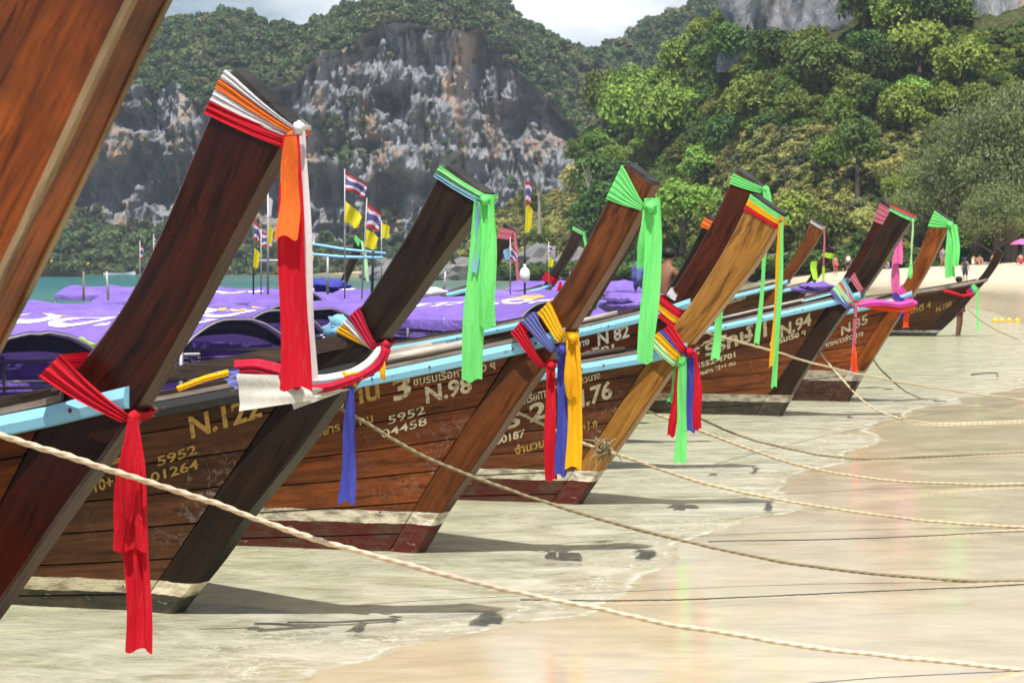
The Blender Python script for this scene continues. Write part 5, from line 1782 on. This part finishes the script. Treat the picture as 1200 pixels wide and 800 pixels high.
rope([(-60, 486, 6.2), (0, 508, 6.4), (200, 572, 6.8), (420, 645, 7.25), (700, 713, 7.8), (950, 758, 8.15), (1200, 784, 8.42), (1420, 800, 8.5)], .0096, 'cream', 'thick cream rope crossing the whole foreground, nearest of the ropes')
rope([(385, 470, 9.72), (415, 487, 9.8), (520, 545, 10.1), (700, 607, 10.45), (900, 655, 10.75), (1050, 674, 10.85), (1200, 682, 10.86), (1400, 686, 10.9)], .0085, 'olive', 'olive rope leading from the N.122 prow across the N.98 bow to the sand')
rope([(592, 474, 11.95), (640, 499, 12.1), (708, 527, 12.4), (860, 574, 12.8), (1050, 606, 13.1), (1200, 617, 13.1), (1400, 622, 13.2)], .009, 'straw', 'straw-coloured rope with a frayed bundle crossing the golden prow')
rope([(750, 478, 14.6), (830, 508, 14.9), (930, 544, 15.2), (1010, 559, 15.5), (1100, 566, 15.6), (1200, 567, 15.7), (1400, 566, 15.9)], .0095, 'straw', 'straw-coloured rope lying on the sand just beyond the frayed rope')
rope([(768, 456, 17.0), (820, 490, 17.3), (900, 520, 17.7), (1000, 537, 17.95), (1100, 534, 18.2), (1200, 530, 18.5), (1400, 522, 19)], .009, 'olive', 'dark rope curving over the foam to the sand behind the golden prow')
rope([(826, 389, 16.7), (900, 410, 18.5), (1000, 437, 21.0), (1100, 455, 23.6), (1200, 468, 25.6), (1350, 480, 26)], .010, 'pale', 'pale rope stretched straight across the N.94 bow')
rope([(895, 386, 23.75), (905, 372, 23.75), (925, 366, 23.6), (960, 412, 23.3), (1010, 468, 23.0), (1050, 489, 22.9), (1100, 497, 22.1), (1200, 494, 22.4), (1350, 488, 23)], .010, 'pale', 'pale rope dropping steeply from the N.94 rail to the shallows')
rope([(1019, 412, 25.8), (1030, 430, 26.0), (1048, 448, 26.5), (1062, 459, 26.8), (1080, 467, 26.6)], .010, 'olive', 'short dark rope running from the honey prow into the water')
rope([(1134, 362, 49.5), (1150, 376, 49.2), (1170, 388, 49), (1195, 398, 48.6)], .012, 'olive', 'far thin rope from the N.100 prow down to the beach')
for pts, lab in (([(610, 702), (760, 703), (950, 696), (1200, 684), (1400, 672)], 'thin dark line lying on the wet sand, the nearer of two'),
                 ([(830, 634), (1000, 631), (1200, 622), (1400, 612)], 'thin dark line lying on the wet sand, the further of two')):
    rope([(x, y, ground(x, y, .03).y) for x, y in pts], .0035, 'dark', lab, 20, 'thin_line')
# frayed bundle on the third rope
mb = MB(); rg = random.Random(4)
c0 = at(708, 524, 12.35)
for k in range(34):
    a = Vector((rg.gauss(0, .02), rg.gauss(0, .02), rg.gauss(0, .02)))
    d = Vector((rg.gauss(0, .4), rg.gauss(0, .4), rg.gauss(-.55, .6))).normalized() * rg.uniform(.05, .13)
    mb.tube([c0 + a, c0 + a + d * .5 + Vector((rg.gauss(0, .02), 0, .015)), c0 + a + d], [.006, .005, .002], 5)
mb.blob(c0, (.034, .034, .05), 10, 7, .25, 0, rg)
tag(mb.build('frayed_knot', ROPE['olive']), 'frayed bundle of old twine knotted on the rope before the golden prow', 'knot')
mb = MB(); h0 = ground(1150, 441, 0)
mb.tube([h0 + Vector((-.17, 0, .03)), h0 + Vector((0, 0, .05)), h0 + Vector((.2, 0, .06)), h0 + Vector((.27, 0, .05)), h0 + Vector((.28, 0, .01)), h0 + Vector((.24, 0, -.01))], .012, 6)
tag(mb.build('iron_hook', M['darksteel'], None, True), 'small dark iron hook lying at the edge of the foam', 'hook')

# ------------------------------------------------------------------ poles along the N.98 rail
b = B['98']
def pole(q0, q1, dy, dz, rad, mat, lab, bt=b, name='wooden_pole'):
    mb = MB(); pts, rr = [], []
    for k in range(16):
        q = q0 + (q1 - q0) * k / 15
        z = bt.zg(q)
        pts.append(bt.W((bt.xr(z) - q, -(bt.hb(q, z) + dy), z + dz + .006 * math.sin(k * 1.7)))); rr.append(rad * (1 - .02 * k))
    mb.tube(pts, rr, 8)
    tag(mb.build(name, M[mat], None, True), lab, 'pole', 'poles lying along the rails')
pole(.25, 6, -.03, .055, .027, 'bamboo', 'pale grey pole lying on the N.98 rail, nearest of three')
pole(.4, 6, -.09, .075, .024, 'grey_timber', 'brownish pole lying on the N.98 rail, middle of three')
pole(.5, 6, -.16, .10, .026, 'bamboo', 'grey pole lying on the N.98 rail, inmost of three')
pole(.3, 6, -.05, .05, .024, 'dark_timber', 'dark outer pole of the two on the boat with the widest near-black prow', B['94'])
pole(.3, 6, -.12, .07, .024, 'bamboo', 'grey inner pole of the two on the boat with the widest near-black prow', B['94'])
pole(.3, 6, -.05, .055, .024, 'bamboo', 'grey pole lying along the boat just beyond the golden prow', B['82'])
pole(.2, 6, -.06, .05, .024, 'dark_timber', 'dark pole lying along the boat with the golden prow', B['76'])
b = B['122']
mb = MB()
P = []
for k in range(8):
    q = -.15 + k * .25
    z = b.zg(q) + .10 + .02 * k * 0
    for oy, oz in ((-.02, 0), (.0, .07), (.05, .075), (.06, .0)):
        P.append(Vector((b.xr(z) - q, -(b.hb(q, z) - .05 + oy), z + oz)))
mb.grid(P, 8, 4, [(p[0], p[2]) for p in P]); mb.f += [[0, 1, 2, 3], [28, 29, 30, 31]]; mb.mi += [0, 0]
mb.build('bulwark', M['dark_timber'], b.root)

# ------------------------------------------------------------------ flags
def m_thai():
    t = NT('tricolour_cloth')
    v = t.sep(t.coord('UV'))[1]
    c = t.ramp(v, [(0, (.45, .05, .07)), (.17, (.68, .64, .66)), (.34, (.12, .11, .27)), (.66, (.68, .64, .66)), (.83, (.45, .05, .07))], 'CONSTANT')
    p = t.pbr(c, .8, None, .2)
    tr = t.n('BsdfTranslucent'); t.sock(tr, 'Color', c)
    mx = t.n('MixShader'); t.sock(mx, 0, .35)
    t.t.links.new(p.outputs[0], mx.inputs[1]); t.t.links.new(tr.outputs[0], mx.inputs[2]); t.t.links.new(mx.outputs[0], t.out.inputs[0])
    return t.m
THAI = m_thai()
def mast(label, x, y0, y1, Y, flags, rad=.012, mat='steel', lean=0, name='flag_mast'):
    base, top = at(x, y1, Y), at(x + lean, y0, Y)
    r = empty(name, base)
    tag(r, label, 'flag mast', 'flag masts on the boats')
    mb = MB(); mb.tube([Vector(), top - base], [rad, rad * .6], 6); mb.build('pole', M[mat], r, True)
    for i, (kind, fy, w_, h_, dr) in enumerate(flags):
        k = (fy - y1) / (y0 - y1)
        o = (top - base) * k
        W_, H_ = w_ * 1.05 * Y / FPX, h_ * .95 * Y / FPX
        mb = MB(); P, uv = [], []
        for a in range(13):
            for c in range(7):
                u, v = a / 12, c / 6
                ph = .35 + .75 * dr
                P.append(o + Vector((u * W_ * math.cos(ph * .9) * (1 - .25 * v * dr) + .03 * W_ * math.sin(u * 9 + v * 4), .16 * W_ * math.sin(u * 8 + i * 2 + v * 2.5) - .3 * abs(W_) * u * u, -v * H_ * (1 - .45 * u) - abs(W_) * u * math.sin(ph) - .05 * H_ * math.sin(u * 6 + v * 3 + i))))
                uv.append((u, 1 - v))
        mb.grid(P, 13, 7, uv)
        mb.build('flag', THAI if kind == 'thai' else C[kind], r, True)
    return r
mast('flag mast with tricolour and yellow flags left of the near-black N.122 prow', 404, 198, 350, 24, [('thai', 200, 30, 24, .35), ('flag_yellow', 234, 26, 28, .6)])
mast('leaning flag mast with faded tricolour beside the left yellow flag', 424, 232, 350, 25, [('thai', 236, 22, 34, .6), ('flag_yellow', 266, 18, 26, .5)], lean=6)
mast('tall flag mast with tricolour over yellow between the two middle prows', 615, 206, 345, 27, [('thai', 208, 12, 36, .8), ('flag_yellow', 238, 11, 40, .5)], .016, 'darksteel')
mast('short mast with small tricolour and blue flags under the rose-capped prow', 598, 278, 345, 26, [('sky', 288, -10, 18, .5), ('thai', 285, 14, 20, .9)])
mast('short mast with small tricolour and yellow flags right of the white float', 643, 283, 340, 34, [('thai', 284, 7, 14, .7), ('flag_yellow', 300, 7, 14, .5)])
mast('mast with white and yellow flags just left of the long red scarf', 314, 225, 345, 20, [('white', 228, 9, 30, .9), ('flag_yellow', 262, 10, 26, .8)], .014)
mast('mast with red, white and blue flags right of the dark red prow', 297, 255, 345, 22, [('thai', 256, 14, 28, .9), ('flag_yellow', 288, 12, 28, .8)], .012, 'darksteel')
mast('short mast with a small yellow flag beside the leaning flag mast', 447, 258, 345, 29, [('flag_yellow', 260, 11, 22, .3)])
mast('short mast with a pale flag right of the grey steel upright', 362, 268, 345, 31, [('white', 270, 9, 16, .4), ('flag_yellow', 290, 9, 16, .7)])
mast('low mast with a faded tricolour behind the long red scarf', 306, 268, 345, 26, [('thai', 270, 15, 22, .2)])
mast('small flag mast with tricolour just left of the dark red prow', 164, 282, 345, 34, [('thai', 285, 7, 22, .9)])
mast('small flag mast with white flag at the edge of the dark red prow', 180, 274, 345, 36, [('thai', 276, 5, 14, .9)])
p = at(615, 322, 26.9)
mb = MB(); mb.blob(p, (.075, .075, .11), 12, 9); mb.tube([p + Vector((0, 0, .09)), p + Vector((0, 0, .15))], .02, 8)
tag(mb.build('float', m_plain('white_plastic', (.78, .78, .76), .4, .5, 0, 8, .15), None, True), 'white plastic float hanging on the tall flag mast', 'float')

# bare uprights and outrigger poles over the canopies
for i, (x, y0, y1, Y, mt, lab) in enumerate(((346, 282, 372, 19.5, 'steel', 'grey steel upright just right of the long red scarf'), (384, 300, 345, 29, 'steel', 'grey steel upright left of the tricolour mast'),
        (436, 268, 345, 27, 'darksteel', 'dark upright close to the near-black N.122 prow'), (127, 318, 352, 32, 'steel', 'pale upright between the amber and dark red prows'),
        (98, 318, 352, 33, 'grey_timber', 'short wooden upright beside the amber prow'), (520, 318, 345, 34, 'steel', 'short steel upright behind the near-black N.122 prow'),
        (575, 300, 345, 30, 'steel', 'steel upright just right of the green scarf of N.122'), (668, 318, 352, 26, 'darksteel', 'dark upright just left of the chestnut prow'))):
    mb = MB(); mb.tube([at(x, y1, Y), at(x + (i % 3 - 1) * 2, y0, Y)], [.022, .018], 7)
    tag(mb.build('upright', M[mt], None, True), lab, 'post', 'uprights over the canopies')
for (xa, ya, xb, yb, Y, mt, lab) in ((360, 285, 452, 297, 28, 'bluepaint', 'pale blue pole slung level above the canopies, upper of two'), (355, 297, 448, 302, 27, 'bluepaint', 'pale blue pole slung level above the canopies, lower of two'),
        (355, 302, 300, 306, 24, 'steel', 'steel pole slung level behind the long red scarf')):
    mb = MB(); mb.tube([at(xa, ya, Y), at((xa + xb) / 2, (ya + yb) / 2 + 1.5, Y), at(xb, yb, Y)], .02, 7)
    tag(mb.build('slung_pole', M[mt], None, True), lab, 'pole', 'poles slung above the canopies')
# bunched tarps and clutter on the boats
def heap(px, py, Y, e, col, label, name, seed):
    rg = random.Random(seed); mb = MB(); n, m = 18, 12; P = []
    for i in range(n):
        for j in range(m):
            a = 2 * math.pi * i / n; bb = math.pi * j / (m - 1) - math.pi / 2
            d = Vector((math.cos(a) * math.cos(bb), math.sin(a) * math.cos(bb), math.sin(bb)))
            k = 1 + .55 * mnoise.noise(d * 1.9 + Vector((seed, 0, 0))) + .22 * mnoise.noise(d * 5.5 + Vector((0, seed, 0)))
            P.append(at(px, py, Y) + Vector((d.x * e[0], d.y * e[1], d.z * e[2])) * k)
    mb.grid(P, n, m, [(q[0], q[2]) for q in P], 0, True)
    tag(mb.build(name, C[col] if col in C else M[col], None, True), label, 'tarpaulin')
heap(747, 322, 25, (.09, .1, .17), 'violet', 'bunched blue-violet cloth on a post behind the bright green scarf', 'cloth_bundle', 3)
heap(385, 334, 30, (.3, .3, .10), 'blue', 'blue tarpaulin heaped on a canopy left of the near-black prow', 'tarpaulin', 5)
heap(752, 355, 23.5, (.55, .3, .12), 'purple', 'purple tarpaulin folded behind the bright green scarf', 'tarpaulin', 8)
heap(428, 388, 17.5, (.20, .15, .10), 'vermilion', 'orange life jackets heaped inside the boat behind the near-black prow', 'life_jackets', 21)
heap(398, 384, 18.5, (.16, .12, .10), 'sky', 'light blue bundle inside the boat behind the near-black prow', 'cloth_bundle', 23)
heap(86, 405, 14.6, (.16, .12, .07), 'lime', 'yellow-green bundle under the canopy near the red scarf knot', 'cloth_bundle', 27)
heap(505, 343, 30, (.30, .2, .07), 'offwhite', 'pale sacking heaped on a canopy behind the green scarf of N.122', 'tarpaulin', 29)
heap(955, 338, 31, (.35, .3, .09), 'purple', 'purple tarpaulin heaped at the rail near the tan prow', 'tarpaulin', 11)

# ------------------------------------------------------------------ people
SKIN = m_plain('skin', (.36, .20, .13), .6, .3, 0, 3, .12)
SKIN2 = m_plain('tanned_skin', (.20, .095, .055), .6, .3, 0, 3, .12)
HAIR = m_plain('dark_hair', (.015, .012, .01), .6, .3, 0, 20, .3)
def skinmesh(name, verts, edges, radii, mat, parent, roots=(0,), sub=2):
    me = bpy.data.meshes.new(name); me.from_pydata([tuple(v) for v in verts], edges, [])
    me.materials.append(mat)
    o = bpy.data.objects.new(name, me); COL.objects.link(o); o.parent = parent
    o.modifiers.new('Skin', 'SKIN')
    sv = me.skin_vertices[0].data
    for i, r in enumerate(radii):
        sv[i].radius = (r, r) if not isinstance(r, tuple) else r
        sv[i].use_root = i in roots
    o.modifiers['Skin'].use_smooth_shade = True
    ss = o.modifiers.new('Sub', 'SUBSURF'); ss.levels = sub; ss.render_levels = sub
    return o
def person(loc, rz, label, pose='stand', clothes=(), skin=SKIN, hat=None, scale=1.0, hair=True, group='people on the beach'):
    r = empty('person', loc, rz); r.scale = (scale,) * 3
    tag(r, label, 'person', group)
    if pose == 'stand':
        J = dict(pel=(0, 0, .93), spine=(0, -.01, 1.12), chest=(0, 0, 1.32), neck=(0, .0, 1.47), head=(0, -.015, 1.59), crown=(0, 0, 1.68),
                 ls=(.17, 0, 1.40), le=(.23, .03, 1.13), lw=(.25, -.06, .90), rs=(-.17, 0, 1.40), re=(-.24, .02, 1.13), rw=(-.24, -.08, .89),
                 lh=(.09, 0, .90), lk=(.10, -.03, .50), la=(.11, .02, .09), lt=(.12, -.14, .03), rh=(-.09, 0, .90), rk=(-.11, -.01, .50), ra=(-.12, .05, .09), rt=(-.13, -.11, .03))
    elif pose == 'sit':
        J = dict(pel=(0, .1, .14), spine=(0, .1, .34), chest=(0, .04, .55), neck=(0, 0, .70), head=(0, -.04, .82), crown=(0, -.02, .91),
                 ls=(.17, .04, .62), le=(.25, -.12, .42), lw=(.16, -.34, .40), rs=(-.17, .04, .62), re=(-.25, -.12, .42), rw=(-.16, -.34, .40),
                 lh=(.09, .06, .13), lk=(.14, -.38, .42), la=(.12, -.58, .08), lt=(.13, -.74, .04), rh=(-.09, .06, .13), rk=(-.14, -.38, .42), ra=(-.12, -.58, .08), rt=(-.13, -.74, .04))
    else:  # lying on the sand
        J = dict(pel=(0, 0, .11), spine=(0, .2, .12), chest=(0, .40, .13), neck=(0, .55, .15), head=(0, .67, .17), crown=(0, .76, .18),
                 ls=(.17, .46, .12), le=(.27, .22, .08), lw=(.24, -.02, .07), rs=(-.17, .46, .12), re=(-.27, .22, .08), rw=(-.24, -.02, .07),
                 lh=(.09, -.03, .10), lk=(.10, -.43, .14), la=(.11, -.84, .07), lt=(.12, -.9, .2), rh=(-.09, -.03, .10), rk=(-.11, -.43, .12), ra=(-.12, -.84, .07), rt=(-.13, -.9, .2))
    names = list(J)
    rad = dict(pel=.125, spine=.115, chest=.13, neck=.055, head=.088, crown=.055, ls=.062, le=.043, lw=.030, rs=.062, re=.043, rw=.030, lh=.095, lk=.06, la=.04, lt=.03, rh=.095, rk=.06, ra=.04, rt=.03)
    E = [('pel', 'spine'), ('spine', 'chest'), ('chest', 'neck'), ('neck', 'head'), ('head', 'crown'), ('chest', 'ls'), ('ls', 'le'), ('le', 'lw'), ('chest', 'rs'), ('rs', 're'), ('re', 'rw'),
         ('pel', 'lh'), ('lh', 'lk'), ('lk', 'la'), ('la', 'lt'), ('pel', 'rh'), ('rh', 'rk'), ('rk', 'ra'), ('ra', 'rt')]
    vs = [Vector(J[k]) for k in names]; rr = [rad[k] for k in names]
    ed = [(names.index(a), names.index(b_)) for a, b_ in E]
    # hands: palm and five fingers each
    for sgn, wk, ek in ((1, 'lw', 'le'), (-1, 'rw', 're')):
        d = (Vector(J[wk]) - Vector(J[ek])).normalized()
        sd = d.cross(Vector((1, 0, 0))).normalized()
        pi = len(vs); vs.append(Vector(J[wk]) + d * .07); rr.append(.028); ed.append((names.index(wk), pi))
        for f in range(4):
            k0 = len(vs)
            vs += [vs[pi] + sd * (.012 * (f - 1.5)) + d * .03, vs[pi] + sd * (.014 * (f - 1.5)) + d * (.09 - .006 * abs(f - 1))]
            rr += [.009, .007]; ed += [(pi, k0), (k0, k0 + 1)]
        k0 = len(vs); vs += [vs[pi] + sd * .035 + d * .02]; rr += [.009]; ed += [(pi, k0)]
    body = skinmesh('body', vs, ed, rr, skin, r, (0,), 1)
    # a small nose so that the head has a front
    hd = Vector(J['head'])
    if hair:
        mb = MB(); up = (Vector(J['crown']) - Vector(J['neck'])).normalized()
        mb.blob(hd + up * .045 + Vector((0, .022, 0)), (.098, .10, .085), 10, 7); mb.build('hair', HAIR, r, True)
    if hat:
        mb = MB(); mb.blob(hd + Vector((0, 0, .08)), (.10, .11, .08), 10, 6); mb.blob(hd + Vector((0, 0, .07)), (.22, .22, .018), 14, 5); mb.build('hat', hat, r, True)
    for nm, keys, grow, mat in clothes:
        kk = [k for k in names if k in keys]
        ev = [(kk.index(a), kk.index(b_)) for a, b_ in E if a in kk and b_ in kk]
        vv = [Vector(J[k]) for k in kk]
        if nm in ('shorts', 'swim_trunks'):   # stop at the knee
            vv = [Vector(J[k]) if k not in ('lk', 'rk') else Vector(J[k]).lerp(Vector(J[k[0] + 'h']), .25) for k in kk]
        skinmesh(nm, vv, ev, [rad[k] + grow for k in kk], mat, r, (0,), 1)
    return r
SWBLUE = m_plain('blue_swimsuit', (.06, .18, .52), .7); SWMAR = m_plain('maroon_shorts', (.16, .012, .035), .8); SWRED = m_plain('red_swimwear', (.6, .03, .05), .7)
DARKCL = m_plain('dark_clothes', (.03, .035, .06), .8); WHITECL = m_plain('white_shirt', (.75, .75, .75), .8); HATB = m_plain('dark_blue_hat', (.05, .05, .16), .8)
suit = ('pel', 'spine', 'chest', 'lh', 'rh'); trunks = ('pel', 'lh', 'lk', 'rh', 'rk'); shirt = ('pel', 'spine', 'chest', 'ls', 'rs', 'neck')
def on_sand(px, Y):
    x = (px - 600) * Y / FPX
    d = shore_dist([x], [Y]); return Vector((x, Y, max(float(sand_height(d, [x], [Y])[0]), -.35)))
person(on_sand(1124, 51.8), 1.2, 'person in maroon shorts wading behind the N.100 prow', clothes=(('shorts', trunks, .02, SWMAR),), skin=SKIN2)
person(on_sand(1105, 150), .1, 'person in a blue swimsuit standing at the water beyond the honey prow', clothes=(('swimsuit', suit, .014, SWBLUE),), hair=True)
person(on_sand(1131, 128), 2.6, 'person in dark clothes and a dark blue hat on the far beach', clothes=(('dress', ('pel', 'spine', 'chest', 'lh', 'rh', 'lk', 'rk', 'ls', 'rs'), .03, DARKCL),), hat=HATB)
person(on_sand(979, 160), .4, 'bare-chested person on the far beach right of the tan prow', clothes=(('swim_trunks', trunks, .02, SWRED),))
person(on_sand(994, 166), -.5, 'person in a white shirt on the far beach left of the maroon prow', clothes=(('shirt', shirt, .02, WHITECL), ('shorts', trunks, .02, DARKCL)))
person(on_sand(1088, 158), .9, 'person in red swimwear on the far beach left of the green scarf', clothes=(('swimsuit', suit, .014, SWRED),))
for i, (px, Y, ps, m_, lab) in enumerate(((1148, 158, 'sit', SWRED, 'sunbather in red sitting on the sand by the casuarinas'), (1156, 163, 'lie', SWBLUE, 'sunbather lying on the sand by the casuarinas'),
                                          (1163, 160, 'sit', DARKCL, 'sunbather in dark swimwear sitting by the slim dark prow'), (1141, 166, 'sit', WHITECL, 'sunbather in white sitting further up the sand'),
                                          (1196, 150, 'sit', SWRED, 'sunbather under the pink parasol at the right edge'), (1040, 170, 'sit', SWBLUE, 'bather in blue sitting on the far sand beside the pink cloth'))):
    person(on_sand(px, Y), .8 * i, lab, ps, (('swimsuit', suit, .016, m_),))
p = at(782, 352, 27)
person(Vector((p.x, p.y, p.z - .20)), 2.2, 'bare-backed person sitting on a boat behind the dark red prow', 'sit', (('shorts', ('pel', 'lh', 'lk', 'rh', 'rk'), .02, SWMAR),), SKIN2, group='people on the boats')
# pink parasol
c0 = on_sand(1199, 148)
r = empty('beach_parasol', c0); tag(r, 'pink beach parasol at the right edge of the beach', 'parasol')
mb = MB(); mb.tube([(0, 0, 0), (0, 0, 1.95)], .02, 6); mb.build('pole', M['steel'], r)
mb = MB(); P = []
for i in range(16):
    for j in range(5):
        a = 2 * math.pi * i / 16; q = j / 4
        P.append((math.cos(a) * 1.0 * q, math.sin(a) * 1.0 * q, 2.0 - .42 * q ** 1.7 + .02 * math.cos(a * 8) * q))
mb.grid(P, 16, 5, None, 0, True); mb.build('canopy', C['pink'], r)
# yellow floats of a swimming line
YEL = m_plain('yellow_plastic', (.75, .42, .02), .4, .5, 0, 8, .2)
for i, px in enumerate((1166, 1174, 1183, 1192)):
    q = ground(px, 377, 0)
    mb = MB(); mb.blob((0, 0, 0), (.085, .085, .10), 12, 9)
    mb.tube([(-.11, 0, 0), (.11, 0, 0)], .03, 8)
    o = mb.build('buoy', YEL, None, True); o.location = q + Vector((0, 0, .03)); o.rotation_euler = (0, 1.5, .2)
    tag(o, ('smallest yellow float at the left end of the line at the beach', 'second yellow float from the left of the line', 'third yellow float from the left of the line', 'yellow float at the right end of the line')[i], 'float', 'yellow floats at the water edge')

# ------------------------------------------------------------------ boats lying off
def small_boat(px, py, Y, L_, label, top=True, heading=0.0, col=(.05, .035, .03)):
    r = empty('longtail_boat', at(px, py, Y), heading); tag(r, label, 'boat', 'boats lying off')
    m = MB(); P = []
    for i in range(13):
        a = i / 12
        x = (a - .5) * L_
        hb_ = .75 * math.sin(min(1, a * 1.3 + .12) * math.pi * .5) * (1 if a < .7 else 1 - ((a - .7) / .3) ** 2 * .96)
        z1 = .55 + .5 * max(0, (a - .6) / .4) ** 2
        for y, z in ((-hb_, z1), (-hb_ * .7, 0), (hb_ * .7, 0), (hb_, z1)): P.append((x, y, z - .05))
    m.grid(P, 13, 4); m.f.append([0, 1, 2, 3]); m.mi.append(0)
    m.build('hull', m_plain('far_hull', col, .5), r)
    m = MB(); m.tube([(L_ * .46, 0, .5), (L_ * .53, 0, 1.2), (L_ * .56, 0, 2.0)], [.1, .12, .13], 6); m.build('stem', M['dark_timber'], r)
    m = MB(); m.blob((L_ * .555, 0, 1.8), (.2, .2, .22), 8, 6); m.build('scarf', C['vermilion'], r)
    m = MB(); m.blob((L_ * .57, 0, 2.05), (.2, .2, .16), 8, 6); m.build('tie', C['lime'], r)
    if top:
        m = MB(); P = []
        for i in range(2):
            for j in range(7):
                bq = -1 + j / 3
                P.append(((-.44 + .32 * i) * L_, bq * .9, 1.9 + .3 * (1 - bq * bq)))
        m.grid(P, 2, 7); m.build('canopy_roof', m_plain('white_canvas', (.7, .7, .7), .8), r)
        for i in range(2):
            for sd in (-1, 1):
                m = MB(); m.tube([((-.43 + .3 * i) * L_, sd * .8, .5), ((-.43 + .3 * i) * L_, sd * .85, 1.95)], .03, 5); m.build('canopy_post', M['steel'], r)
    return r
small_boat(71, 324, 300, 7.6, 'lone longtail boat on the bay left of the dark red prow', False)
small_boat(33, 321, 300, 6.5, 'boat with white canopy on the bay behind the amber prow')
small_boat(140, 322, 480, 8, 'tiny white boat near the foot of the far cliff', False, 0, (.6, .6, .62))

# ------------------------------------------------------------------ the air over the bay
def haze():
    t = NT('haze_air')
    v = t.n('VolumePrincipled')
    t.sock(v, 'Color', (.70, .84, 1.0)); t.sock(v, 'Density', .00017); t.sock(v, 'Anisotropy', .1)
    t.t.links.new(v.outputs[0], t.out.inputs['Volume'])
    mb = MB(); mb.box((0, 700, 76), (1560, 1800, 82))
    o = mb.build('haze', t.m); tag(o, kind='stuff')
    o['label'] = 'thin pale haze over the bay'
HAZE = True
if HAZE: haze()
